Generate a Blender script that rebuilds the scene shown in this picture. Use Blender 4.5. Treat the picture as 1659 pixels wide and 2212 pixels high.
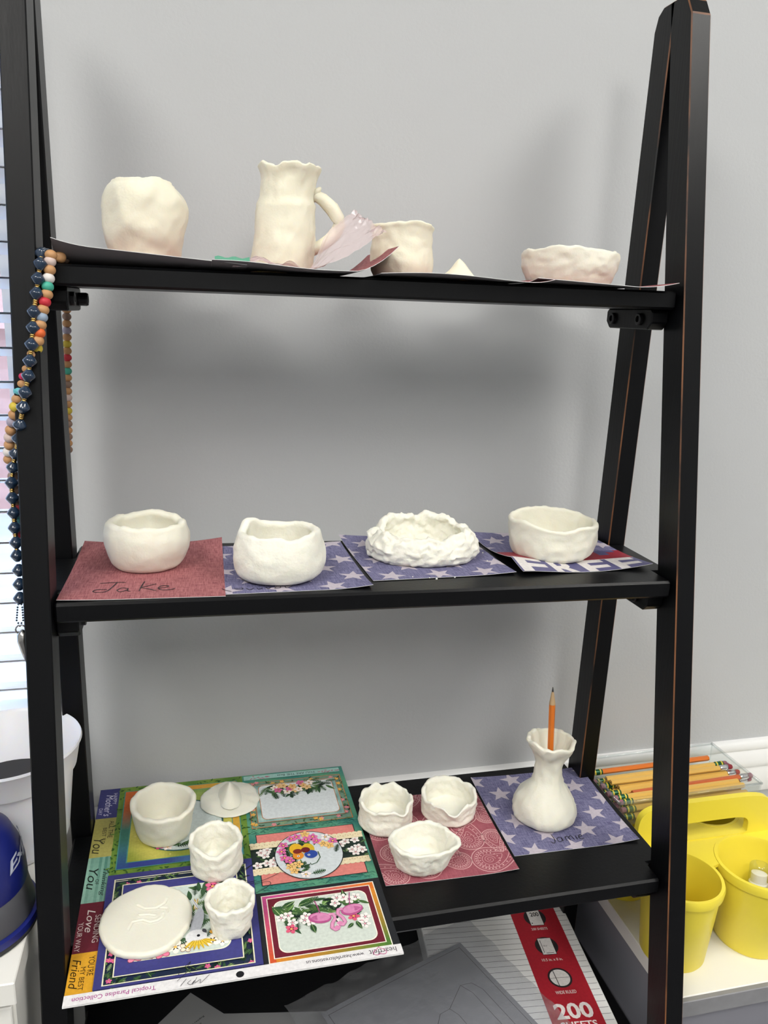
import bpy, bmesh, math, random
from mathutils import Vector, Matrix, noise
R = math.radians
random.seed(7)
scene = bpy.context.scene
for o in list(bpy.data.objects): bpy.data.objects.remove(o)
C = scene.collection

# ---------------------------------------------------------------- camera
cd = bpy.data.cameras.new('camera'); cam = bpy.data.objects.new('camera', cd); C.objects.link(cam)
cam_right = Vector((0.9719, -0.2330, 0.0341)); cam_fwd = Vector((0.2342, 0.9413, -0.2432)); cam_up = cam_right.cross(cam_fwd)
cam_right.normalize(); cam_fwd.normalize(); cam_up.normalize()
m = Matrix.Identity(4)
for i in range(3):
    m[i][0] = cam_right[i]; m[i][1] = cam_up[i]; m[i][2] = -cam_fwd[i]
m.translation = Vector((0.1187, -0.6796, 0.2544))
cam.matrix_world = m
cd.sensor_fit = 'VERTICAL'; cd.sensor_height = 32.0; cd.lens = 1718.0 / 2212.0 * 32.0
cd.clip_start = 0.02; cd.clip_end = 200
scene.camera = cam
# ---------------------------------------------------------------- world, light levels, exposure
world = bpy.data.worlds.new('world'); scene.world = world; world.use_nodes = True
bgn = world.node_tree.nodes['Background']
bgn.inputs[0].default_value = (0.56, 0.73, 1.0, 1); bgn.inputs[1].default_value = 6.0
CEILING_LIGHT = 24.0
vs = scene.view_settings
vs.view_transform = 'Standard'; vs.look = 'None'; vs.gamma = 1.0; vs.use_curve_mapping = False
vs.exposure = -0.5

# ---------------------------------------------------------------- materials
def lin(h):
    if isinstance(h, str):
        h = h.lstrip('#'); c = [int(h[i:i + 2], 16) / 255 for i in (0, 2, 4)]
        return tuple(x / 12.92 if x <= .04045 else ((x + .055) / 1.055) ** 2.4 for x in c)
    return tuple(h)
MATS = {}
def mat(name, col, rough=.5, metal=0., bump=0., bscale=200., var=0., vscale=20., trans=0., spec=.5, sss=0., coat=0., alpha=1., emit=0.):
    if name in MATS: return MATS[name]
    mt = bpy.data.materials.new(name); mt.use_nodes = True; MATS[name] = mt
    nt = mt.node_tree; N = nt.nodes; L = nt.links
    b = N['Principled BSDF']; c = lin(col)
    b.inputs['Base Color'].default_value = (*c, 1); b.inputs['Roughness'].default_value = rough
    b.inputs['Metallic'].default_value = metal; b.inputs['Specular IOR Level'].default_value = spec
    b.inputs['Transmission Weight'].default_value = trans; b.inputs['Coat Weight'].default_value = coat
    b.inputs['Alpha'].default_value = alpha
    if sss:
        b.inputs['Subsurface Weight'].default_value = sss; b.inputs['Subsurface Radius'].default_value = (1, .7, .4); b.inputs['Subsurface Scale'].default_value = .006
    if emit:
        b.inputs['Emission Color'].default_value = (*c, 1); b.inputs['Emission Strength'].default_value = emit
    tc = None
    if var or bump:
        tc = N.new('ShaderNodeTexCoord')
    if var:
        n = N.new('ShaderNodeTexNoise'); n.inputs['Scale'].default_value = vscale; n.inputs['Detail'].default_value = 4
        L.new(tc.outputs['Object'], n.inputs['Vector'])
        mx = N.new('ShaderNodeMix'); mx.data_type = 'RGBA'
        mx.inputs[6].default_value = (*[x * (1 - var) for x in c], 1); mx.inputs[7].default_value = (*[min(1, x * (1 + var)) for x in c], 1)
        L.new(n.outputs['Fac'], mx.inputs[0]); L.new(mx.outputs[2], b.inputs['Base Color'])
    if bump:
        n = N.new('ShaderNodeTexNoise'); n.inputs['Scale'].default_value = bscale; n.inputs['Detail'].default_value = 3
        L.new(tc.outputs['Object'], n.inputs['Vector'])
        bp = N.new('ShaderNodeBump'); bp.inputs['Strength'].default_value = bump; bp.inputs['Distance'].default_value = .001
        L.new(n.outputs['Fac'], bp.inputs['Height']); L.new(bp.outputs['Normal'], b.inputs['Normal'])
    return mt

def paint_black():
    mt = mat('black_paint', (.0022, .0024, .003), rough=.36, spec=.22)
    nt = mt.node_tree; N = nt.nodes; L = nt.links; b = N['Principled BSDF']
    tc = N.new('ShaderNodeTexCoord'); mp = N.new('ShaderNodeMapping'); mp.inputs['Scale'].default_value = (260, 260, 9)
    n = N.new('ShaderNodeTexNoise'); n.inputs['Scale'].default_value = 1; n.inputs['Detail'].default_value = 3
    L.new(tc.outputs['Object'], mp.inputs['Vector']); L.new(mp.outputs['Vector'], n.inputs['Vector'])
    bp = N.new('ShaderNodeBump'); bp.inputs['Strength'].default_value = .12; bp.inputs['Distance'].default_value = .001
    L.new(n.outputs['Fac'], bp.inputs['Height']); L.new(bp.outputs['Normal'], b.inputs['Normal'])
    return mt
def worn_edge():
    mt = mat('worn_edge', (.16, .07, .025), rough=.5)
    nt = mt.node_tree; N = nt.nodes; L = nt.links; b = N['Principled BSDF']
    tc = N.new('ShaderNodeTexCoord'); n = N.new('ShaderNodeTexNoise'); n.inputs['Scale'].default_value = 9; n.inputs['Detail'].default_value = 5
    L.new(tc.outputs['Object'], n.inputs['Vector'])
    cr = N.new('ShaderNodeValToRGB'); cr.color_ramp.elements[0].position = .36; cr.color_ramp.elements[0].color = (.004, .004, .005, 1)
    cr.color_ramp.elements[1].position = .54; cr.color_ramp.elements[1].color = (.22, .085, .03, 1)
    L.new(n.outputs['Fac'], cr.inputs[0]); L.new(cr.outputs[0], b.inputs['Base Color'])
    return mt
def linen(name, c1, c2):
    mt = mat(name, c1, rough=.75, spec=.25)
    nt = mt.node_tree; N = nt.nodes; L = nt.links; b = N['Principled BSDF']
    tc = N.new('ShaderNodeTexCoord'); outs = []
    for sc in ((7, .55, 1), (.55, 7, 1)):
        mp = N.new('ShaderNodeMapping'); mp.inputs['Scale'].default_value = sc
        n = N.new('ShaderNodeTexNoise'); n.inputs['Scale'].default_value = 1.3; n.inputs['Detail'].default_value = 6; n.inputs['Roughness'].default_value = .75
        L.new(tc.outputs['UV'], mp.inputs['Vector']); L.new(mp.outputs['Vector'], n.inputs['Vector']); outs.append(n)
    ad = N.new('ShaderNodeMath'); ad.operation = 'ADD'
    L.new(outs[0].outputs['Fac'], ad.inputs[0]); L.new(outs[1].outputs['Fac'], ad.inputs[1])
    mr = N.new('ShaderNodeMapRange'); mr.inputs[1].default_value = .8; mr.inputs[2].default_value = 1.2
    L.new(ad.outputs[0], mr.inputs[0])
    mx = N.new('ShaderNodeMix'); mx.data_type = 'RGBA'
    mx.inputs[6].default_value = (*lin(c1), 1); mx.inputs[7].default_value = (*lin(c2), 1)
    L.new(mr.outputs[0], mx.inputs[0]); L.new(mx.outputs[2], b.inputs['Base Color'])
    return mt
def ink():
    mt = mat('printing_ink', (1, 1, 1), rough=.5, spec=.3)
    nt = mt.node_tree; N = nt.nodes; L = nt.links; b = N['Principled BSDF']
    a = N.new('ShaderNodeAttribute'); a.attribute_name = 'Col'
    tc = N.new('ShaderNodeTexCoord'); n = N.new('ShaderNodeTexNoise'); n.inputs['Scale'].default_value = 320; n.inputs['Detail'].default_value = 4
    L.new(tc.outputs['Object'], n.inputs['Vector'])
    mr = N.new('ShaderNodeMapRange'); mr.inputs[1].default_value = .3; mr.inputs[2].default_value = .7; mr.inputs[3].default_value = .9; mr.inputs[4].default_value = 1.06
    L.new(n.outputs['Fac'], mr.inputs[0])
    mx = N.new('ShaderNodeMix'); mx.data_type = 'RGBA'; mx.blend_type = 'MULTIPLY'; mx.inputs[0].default_value = 1
    L.new(a.outputs['Color'], mx.inputs[6]); L.new(mr.outputs[0], mx.inputs[7]); L.new(mx.outputs[2], b.inputs['Base Color'])
    return mt
def film(name, tint, haze, gloss_rough=.12, wrinkle=0., opaque=.25):
    mt = bpy.data.materials.new(name); mt.use_nodes = True; MATS[name] = mt
    nt = mt.node_tree; N = nt.nodes; L = nt.links
    for n in list(N): N.remove(n)
    out = N.new('ShaderNodeOutputMaterial'); tr = N.new('ShaderNodeBsdfTransparent'); tr.inputs[0].default_value = (*tint, 1)
    df = N.new('ShaderNodeBsdfDiffuse'); df.inputs[0].default_value = (*haze, 1)
    gl = N.new('ShaderNodeBsdfGlossy'); gl.inputs[1].default_value = gloss_rough
    lw = N.new('ShaderNodeLayerWeight'); lw.inputs[0].default_value = .35
    fr = N.new('ShaderNodeMath'); fr.operation = 'MULTIPLY_ADD'; pw_ = N.new('ShaderNodeMath'); pw_.operation = 'POWER'; pw_.inputs[1].default_value = 3.0
    L.new(lw.outputs['Facing'], pw_.inputs[0]); L.new(pw_.outputs[0], fr.inputs[0]); fr.inputs[1].default_value = .6; fr.inputs[2].default_value = .05
    m1 = N.new('ShaderNodeMixShader'); m1.inputs[0].default_value = opaque
    L.new(tr.outputs[0], m1.inputs[1]); L.new(df.outputs[0], m1.inputs[2])
    m2 = N.new('ShaderNodeMixShader'); L.new(fr.outputs[0], m2.inputs[0]); L.new(m1.outputs[0], m2.inputs[1]); L.new(gl.outputs[0], m2.inputs[2])
    L.new(m2.outputs[0], out.inputs[0])
    if wrinkle:
        tc = N.new('ShaderNodeTexCoord'); n = N.new('ShaderNodeTexNoise'); n.inputs['Scale'].default_value = 60; n.inputs['Detail'].default_value = 4
        bp = N.new('ShaderNodeBump'); bp.inputs['Strength'].default_value = wrinkle; bp.inputs['Distance'].default_value = .004
        L.new(tc.outputs['Object'], n.inputs['Vector']); L.new(n.outputs['Fac'], bp.inputs['Height'])
        for s in (df, gl, lw): L.new(bp.outputs['Normal'], s.inputs['Normal'])
    return mt

M = {}
M['black'] = paint_black(); M['worn'] = worn_edge()
M['wall'] = mat('wall_paint', (.50, .51, .515), rough=.6, bump=.25, bscale=260, spec=.3)
M['trim'] = mat('trim_paint', (.80, .80, .79), rough=.3)
M['floor'] = mat('floor_carpet', (.16, .16, .17), rough=.95, var=.25, vscale=120)
M['ceil'] = mat('ceiling_tile', (.78, .78, .76), rough=.9)
M['clay'] = mat('white_clay', (.80, .78, .665), rough=.62, bump=.22, bscale=420, var=.04, vscale=60, spec=.35, sss=.25)
M['clay2'] = mat('ivory_clay', (.80, .765, .615), rough=.6, bump=.25, bscale=420, var=.05, vscale=50, spec=.35, sss=.25)
M['clay3'] = mat('crumbly_clay', (.83, .815, .715), rough=.75, bump=.6, bscale=300, var=.05, vscale=80, spec=.3, sss=.2)
M['red_linen'] = linen('red_linen_print', '#743A42', '#BC7C7C')
M['blue_linen'] = linen('blue_linen_print', '#46446A', '#8A88A6')
M['paisley'] = linen('paisley_ground', '#8A4450', '#A6606A')
M['paper'] = mat('white_paper', (.78, .78, .77), rough=.8)
M['shaded_back'] = mat('shaded_paper_back', (.17, .155, .16), rough=.85)  # white-ish backs coloured dark: shade under the curled sheets is put into the colour
M['ink'] = ink()
M['pen'] = mat('pen_ink', (.012, .012, .018), rough=.5)
M['wrap'] = film('plastic_wrap_film', (.93, .88, .88), (.80, .66, .66), .2, .5, .42)
M['bag'] = film('clear_bag_film', (.86, .87, .89), (.6, .61, .64), .12, .5, .16)
M['acrylic'] = film('clear_acrylic', (.93, .95, .95), (.8, .8, .8), .05, 0, .03)
M['card'] = mat('grey_card', (.21, .215, .24), rough=.6)
M['greypaper'] = mat('grey_paper', (.27, .27, .275), rough=.8)
M['yellow'] = mat('yellow_plastic', '#EEDB45', rough=.36, bump=.05, bscale=500, sss=.0)
M['bucket'] = mat('white_bucket_plastic', (.78, .78, .82), rough=.35, sss=.35)
M['blueshell'] = mat('blue_shell_plastic', (.008, .014, .14), rough=.38)
M['greyshell'] = mat('grey_shell_plastic', (.075, .076, .085), rough=.5)
M['darkrubber'] = mat('dark_rubber', (.02, .02, .022), rough=.7)
M['whiteprint'] = mat('white_lettering', (.42, .45, .55), rough=.5)
M['laminate'] = mat('white_laminate', (.80, .79, .74), rough=.4)
M['greyside'] = mat('grey_laminate', (.22, .22, .25), rough=.5)
M['greyedge'] = mat('grey_edge_band', (.24, .24, .25), rough=.55, var=.2, vscale=60)
M['orange'] = mat('orange_pencil_lacquer', '#D9731E', rough=.3, coat=.3)
M['redorange'] = mat('terracotta_pencil_lacquer', '#C4602F', rough=.35, coat=.2)
M['ochre'] = mat('ochre_pencil_lacquer', '#DDB258', rough=.35, coat=.2)
M['tan'] = mat('natural_pencil_wood', '#CDAE6E', rough=.5, var=.1, vscale=200)
M['pwood'] = mat('sharpened_wood', '#B79A74', rough=.7)
M['lead'] = mat('graphite', (.03, .03, .033), rough=.4)
M['gferrule'] = mat('green_ferrule', (.01, .09, .035), rough=.3, metal=.4)
M['yband'] = mat('yellow_ferrule_band', '#D8C23A', rough=.35)
M['sferrule'] = mat('silver_ferrule', (.75, .75, .75), rough=.25, metal=1)
M['eraser'] = mat('pink_eraser', '#9A6470', rough=.8)
M['redras'] = mat('red_eraser', '#9E2A35', rough=.7)
M['bluebead'] = mat('blue_paper_bead', (.012, .028, .058), rough=.22, coat=.6, var=.2, vscale=300)
M['gold'] = mat('gold_spacer', (.55, .36, .12), rough=.25, metal=1)
M['silver'] = mat('silver_metal', (.45, .44, .42), rough=.25, metal=1)
M['blind'] = mat('white_blind_slat', (.85, .85, .88), rough=.45, sss=.3)
M['glass'] = film('window_glass', (.97, .98, 1), (.8, .85, .9), .02, 0, .03)
M['pink_brick'] = mat('pink_brickwork', (.50, .27, .22), rough=.9, var=.25, vscale=6)
M['leaf'] = mat('hedge_leaf', (.06, .11, .04), rough=.8, var=.4, vscale=9)
M['concrete'] = mat('pale_concrete', (.55, .56, .58), rough=.9, var=.15, vscale=3)
M['bolt'] = mat('black_bolt_metal', (.02, .02, .022), rough=.35, metal=.6)
M['lamp'] = mat('lamp_diffuser', (1, .975, .93), rough=.5, emit=CEILING_LIGHT)

# ---------------------------------------------------------------- mesh helpers
class MB:
    def __init__(s): s.v = []; s.f = []; s.mi = []; s.col = []
    def add(s, vs_, fs, mi=0, col=None):
        o = len(s.v); s.v += [tuple(v) for v in vs_]
        for f in fs: s.f.append(tuple(o + i for i in f)); s.mi.append(mi); s.col.append(col)
    def box(s, a, b, mi=0):
        x0, y0, z0 = a; x1, y1, z1 = b
        s.add([(x0, y0, z0), (x1, y0, z0), (x1, y1, z0), (x0, y1, z0), (x0, y0, z1), (x1, y0, z1), (x1, y1, z1), (x0, y1, z1)],
              [(3, 2, 1, 0), (4, 5, 6, 7), (0, 1, 5, 4), (1, 2, 6, 5), (2, 3, 7, 6), (3, 0, 4, 7)], mi)
    def prism(s, poly, axis, h0, h1, mi=0):
        n = len(poly)
        def P(a, b, h): return {'x': (h, a, b), 'y': (a, h, b), 'z': (a, b, h)}[axis]
        vs_ = [P(a, b, h0) for a, b in poly] + [P(a, b, h1) for a, b in poly]
        s.add(vs_, [tuple(range(n))[::-1], tuple(range(n, 2 * n))] + [(i, (i + 1) % n, n + (i + 1) % n, n + i) for i in range(n)], mi)
    def lathe(s, prof, n=48, mi=0, ctr=(0, 0, 0)):
        vs_ = []; fs = []; k = len(prof)
        for r, z in prof:
            for j in range(n):
                a = 2 * math.pi * j / n; vs_.append((ctr[0] + r * math.cos(a), ctr[1] + r * math.sin(a), ctr[2] + z))
        for i in range(k - 1):
            for j in range(n): fs.append((i * n + j, i * n + (j + 1) % n, (i + 1) * n + (j + 1) % n, (i + 1) * n + j))
        fs.append(tuple(range(n))[::-1]); fs.append(tuple((k - 1) * n + j for j in range(n)))
        s.add(vs_, fs, mi)
    def tube(s, pts, rad, n=10, mi=0, closed=False):
        pts = [Vector(p) for p in pts]; k = len(pts)
        if not isinstance(rad, (list, tuple)): rad = [rad] * k
        vs_ = []; fs = []; up = Vector((.13, .31, .94)).normalized()
        for i, p in enumerate(pts):
            if closed: t = pts[(i + 1) % k] - pts[i - 1]
            else: t = pts[min(i + 1, k - 1)] - pts[max(i - 1, 0)]
            t.normalize(); u = up - t * up.dot(t)
            if u.length < .05: u = Vector((1, 0, 0)) - t * t.x
            u.normalize(); w = t.cross(u)
            for j in range(n):
                a = 2 * math.pi * j / n; vs_.append(p + (u * math.cos(a) + w * math.sin(a)) * rad[i])
        for i in range(k if closed else k - 1):
            i2 = (i + 1) % k
            for j in range(n): fs.append((i * n + j, i * n + (j + 1) % n, i2 * n + (j + 1) % n, i2 * n + j))
        if not closed: fs += [tuple(range(n))[::-1], tuple((k - 1) * n + j for j in range(n))]
        s.add(vs_, fs, mi)
    def grid(s, fn, nu, nv, mi=0, flip=False):
        vs_ = [fn(i / nu, j / nv) for j in range(nv + 1) for i in range(nu + 1)]; w = nu + 1
        fs = [(j * w + i, j * w + i + 1, (j + 1) * w + i + 1, (j + 1) * w + i) for j in range(nv) for i in range(nu)]
        if flip: fs = [f[::-1] for f in fs]
        s.add(vs_, fs, mi)
    def build(s, name, mats, parent=None, loc=(0, 0, 0), smooth=False, bevel=0., bmat=-1, autosmooth=None):
        me = bpy.data.meshes.new(name); me.from_pydata(s.v, [], s.f)
        if not isinstance(mats, (list, tuple)): mats = [mats]
        for mt in mats: me.materials.append(mt)
        me.polygons.foreach_set('material_index', s.mi)
        if any(c is not None for c in s.col):
            ca = me.color_attributes.new('Col', 'FLOAT_COLOR', 'CORNER')
            for p in me.polygons:
                c = s.col[p.index] or (1, 1, 1)
                for li in p.loop_indices: ca.data[li].color = (*c, 1)
        me.update()
        if bevel:
            bm = bmesh.new(); bm.from_mesh(me)
            es = [e for e in bm.edges if len(e.link_faces) == 2 and e.calc_face_angle(0) > .35]
            bmesh.ops.bevel(bm, geom=es, offset=bevel, segments=1, profile=.5, affect='EDGES', material=bmat, clamp_overlap=True)
            bm.to_mesh(me); bm.free()
        if smooth:
            me.polygons.foreach_set('use_smooth', [True] * len(me.polygons))
            if autosmooth: me.set_sharp_from_angle(angle=R(autosmooth))
        o = bpy.data.objects.new(name, me); C.objects.link(o); o.location = loc
        if parent: o.parent = parent
        return o
def tag(o, label=None, cat=None, group=None, kind=None):
    if label: o['label'] = label
    if cat: o['category'] = cat
    if group: o['group'] = group
    if kind: o['kind'] = kind
    return o
def empty(name, loc=(0, 0, 0), rot=(0, 0, 0)):
    o = bpy.data.objects.new(name, None); C.objects.link(o); o.location = loc; o.rotation_euler = rot; o.empty_display_size = .02
    return o
def share(src, parent=None, loc=None, rot=None):
    o = src.copy(); C.objects.link(o); o.parent = parent
    if loc is not None: o.location = loc
    if rot is not None: o.rotation_euler = rot
    return o
def nz(v, f, o): return noise.noise(Vector(v) * f + Vector((o, o * 1.7, o * .3)))
def lerp(a, b, t): return a + (b - a) * t
def prof_at(prof, t):
    n = len(prof)
    for i in range(n - 1):
        (a, p1), (b, p2) = prof[i], prof[i + 1]
        if t <= b or i == n - 2:
            h = b - a; k = max(0, min(1, (t - a) / h))
            m1 = (p2 - prof[i - 1][1]) / (b - prof[i - 1][0]) if i > 0 else (p2 - p1) / h
            m2 = (prof[i + 2][1] - p1) / (prof[i + 2][0] - a) if i + 2 < n else (p2 - p1) / h
            return (2 * k ** 3 - 3 * k ** 2 + 1) * p1 + (k ** 3 - 2 * k ** 2 + k) * h * m1 + (-2 * k ** 3 + 3 * k ** 2) * p2 + (k ** 3 - k ** 2) * h * m2

# ================================================================ THE SETTING
FZ, CZ, WY = -.95, 1.66, .25           # floor, ceiling, face of back wall
Z1, Z2, Z3, Z4 = .2848, 0., -.3248, -.566   # tops of the four boards
WX0, WX1, WZ0, WZ1 = -1.05, -.048, -.29, 1.05
mb = MB()
for a, b in (((-1.8, WY, FZ), (WX0, WY + .12, CZ)), ((WX1, WY, FZ), (2.6, WY + .12, CZ)), ((WX0, WY, FZ), (WX1, WY + .12, WZ0)), ((WX0, WY, WZ1), (WX1, WY + .12, CZ))): mb.box(a, b)
tag(mb.build('wall_back', M['wall']), kind='structure')
mb = MB(); mb.box((-1.9, -3.2, FZ), (-1.8, WY + .12, CZ)); tag(mb.build('wall_left', M['wall']), kind='structure')
mb = MB(); mb.box((2.6, -3.2, FZ), (2.7, WY + .12, CZ)); tag(mb.build('wall_right', M['wall']), kind='structure')
mb = MB(); mb.box((-1.9, -3.3, FZ), (2.7, -3.2, CZ)); tag(mb.build('wall_front', M['wall']), kind='structure')
mb = MB(); mb.box((-1.9, -3.3, FZ - .1), (2.7, WY + .12, FZ)); tag(mb.build('floor', M['floor']), kind='structure')
mb = MB(); mb.box((-1.9, -3.3, CZ), (2.7, WY + .12, CZ + .1)); tag(mb.build('ceiling', M['ceil']), kind='structure')
# moulded rail along the back wall
TZ = -.357
prof = [(WY + .001, TZ), (WY - .006, TZ), (WY - .010, TZ - .004), (WY - .011, TZ - .012), (WY - .008, TZ - .016), (WY - .010, TZ - .020), (WY - .014, TZ - .030),
        (WY - .014, TZ - .040), (WY - .010, TZ - .044), (WY - .011, TZ - .050), (WY - .011, TZ - .085), (WY - .006, TZ - .09), (WY + .001, TZ - .09)]
mb = MB(); mb.prism(prof, 'x', WX1 + .01, 2.6); tag(mb.build('trim_1', M['trim'], smooth=True, autosmooth=50), kind='structure')
# window with frame, glass, sill
w = empty('window_1', (WX0, WY + .06, WZ0)); tag(w, kind='structure')
mb = MB(); X0, X1, H1 = 0, WX1 - WX0, WZ1 - WZ0
for a, b in (((0, .01, 0), (.035, .05, H1)), ((X1 - .035, .01, 0), (X1, .05, H1)), ((.035, .01, 0), (X1 - .035, .05, .035)), ((.035, .01, H1 - .035), (X1 - .035, .05, H1)), ((.035, .012, H1 / 2 - .015), (X1 - .035, .045, H1 / 2 + .015))): mb.box(a, b)
mb.build('window_frame', M['trim'], w)
for i, (z0, z1) in enumerate(((.035, H1 / 2 - .015), (H1 / 2 + .015, H1 - .035))):
    mb = MB(); mb.box((.035, .028, z0), (X1 - .035, .031, z1)); mb.build('pane', M['glass'], w)
mb = MB(); mb.box((.0, -.06, -.0), (X1, .01, .008)); mb.build('window_sill', M['trim'], w)
# blind: every slat its own piece
bl = empty('window_blind', ((WX0 + WX1) / 2, WY + .03, WZ1 - .06)); tag(bl, 'white horizontal slatted blind hanging in the window beside the black shelf', 'blind')
LH = (WX1 - WX0) / 2 - .004
mb = MB(); mb.box((-LH, -.022, .0), (LH, .022, .05)); mb.build('head_rail', M['blind'], bl)
mb = MB(); mb.grid(lambda u, v: (lerp(-LH, LH, u), lerp(-.021, .021, v), .0025 * (1 - (2 * v - 1) ** 2)), 1, 6)
mb.grid(lambda u, v: (lerp(-LH, LH, u), lerp(-.021, .021, v), .0025 * (1 - (2 * v - 1) ** 2) - .0022), 1, 6, flip=True)
sl = mb.build('slat', M['blind'], bl, smooth=True)
nsl = 33
for i in range(nsl):
    o = sl if i == 0 else share(sl, bl)
    o.location = (0, 0, -.03 - i * .0362); o.rotation_euler = (R(-14), 0, 0)
zb = -.03 - nsl * .0362
mb = MB(); mb.box((-LH, -.02, zb - .008), (LH, .02, zb + .008)); mb.build('bottom_rail', M['blind'], bl)
for x in (-LH * .62, LH * .62):
    mb = MB(); mb.tube([(x, -.023, .0), (x, -.023, zb)], .0008, 5); mb.tube([(x, .023, .0), (x, .023, zb)], .0008, 5); mb.build('ladder_cord', M['blind'], bl)
# outdoors seen through the blind
mb = MB(); mb.box((-30, 1.2, FZ - 1.3), (20, 40, FZ - 1.2)); tag(mb.build('ground_outside', M['concrete']), kind='structure')
hs = empty('brick_house', (-3.4, 9, FZ - 1.2)); tag(hs, 'pale pink brick house seen outside through the window blind', 'building')
mb = MB(); mb.box((-2.6, 0, 0), (2.6, 3, 2.1)); mb.build('house_wall', M['pink_brick'], hs)
mb = MB(); mb.prism([(-.3, 2.1), (3.3, 2.1), (1.5, 3.1)], 'x', -2.8, 2.8); mb.build('roof', M['pink_brick'], hs)
bu = empty('garden_tree', (-1.9, 5.2, FZ - 1.2)); tag(bu, 'bushy green tree seen outside through the upper window blind', 'tree')
mb = MB(); mb.tube([(0, 0, 0), (.03, 0, 1.2), (0, .02, 2.2)], [.09, .07, .05], 8); mb.build('trunk', M['pwood'], bu, smooth=True)
mb = MB()
for i in range(260):
    d = Vector((random.gauss(0, 1), random.gauss(0, 1), random.gauss(0, 1))).normalized() * random.uniform(.5, 1)
    c = Vector((d.x * .8, d.y * .8, 2.9 + d.z * .9)); a = Vector((random.gauss(0, 1), random.gauss(0, 1), random.gauss(0, 1))).normalized(); b = a.cross(d).normalized()
    mb.add([c - a * .16, c + b * .09, c + a * .16, c - b * .09], [(0, 1, 2, 3)])
tag(mb.build('foliage', M['leaf'], bu), kind='stuff')
# ceiling lights
for i, (x, y) in enumerate(((-.75, -1.25), (1.55, -1.15), (.4, -2.5))):
    t = empty('ceiling_light', (x, y, CZ)); tag(t, 'flat white fluorescent ceiling panel set in the ceiling above the room', 'ceiling light', 'fluorescent ceiling panels')
    mb = MB()
    for a, b in (((-.32, -.62, -.02), (.32, -.60, 0)), ((-.32, .60, -.02), (.32, .62, 0)), ((-.32, -.60, -.02), (-.30, .60, 0)), ((.30, -.60, -.02), (.32, .60, 0))): mb.box(a, b)
    mb.build('frame', M['trim'], t)
    mb = MB(); mb.box((-.30, -.60, -.016), (.30, .60, -.004)); mb.build('diffuser', M['lamp'], t)

# ================================================================ BLACK LADDER SHELF
W, LA, LB, S = .5991, .02146, .0361, .16769
RY, SR, RB = .1395, -.02837, .0341
TOPZ = .566
fy = lambda z: S * z
ry = lambda z: RY + SR * z
shelf = empty('ladder_shelf', (0, 0, FZ)); tag(shelf, 'black painted wooden ladder shelf with four boards and orange-worn edges', 'shelf')
def P(mbb, name, mats, **k):
    par = k.pop('parent', shelf); sh = k.pop('off', (0, 0, -FZ)); o = mbb.build(name, mats, par, **k); o.location = sh; return o
def front_leg(x0, x1, edge='worn'):
    mb = MB(); z0 = FZ
    poly = [(fy(z0), z0), (fy(z0) + LB, z0), (fy(TOPZ) + LB, TOPZ), (fy(TOPZ) + .016, TOPZ), (fy(TOPZ) + .006, TOPZ - .005), (fy(TOPZ - .02), TOPZ - .02)]
    poly = poly[::-1]
    mb.prism(poly, 'x', x0, x1); return P(mb, 'front_leg', [M['black'], M[edge]], bevel=.0011, bmat=1)
def rear_leg(x0, x1, edge='worn'):
    mb = MB(); z0 = FZ
    poly = [(ry(z0), z0), (ry(z0) + RB, z0), (ry(TOPZ) + RB, TOPZ - .02), (ry(TOPZ) + RB - .005, TOPZ - .006), (ry(TOPZ) + RB - .014, TOPZ), (ry(TOPZ), TOPZ)]
    poly = poly[::-1]
    mb.prism(poly, 'x', x0, x1); return P(mb, 'rear_leg', [M['black'], M[edge]], bevel=.0011, bmat=1)
front_leg(-LA, 0, 'black'); front_leg(W, W + LA); rear_leg(-LA, 0, 'black'); rear_leg(W, W + LA)
BT = .0178
def tilt2(x): return .0033 - .0125 * x
E_ = {1: .0086, 2: .0051, 3: .0125, 4: .012}
BACK = {1: .170, 2: .182, 3: .190, 4: .20}
ZS = {1: Z1, 2: Z2, 3: Z3, 4: Z4}
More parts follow.
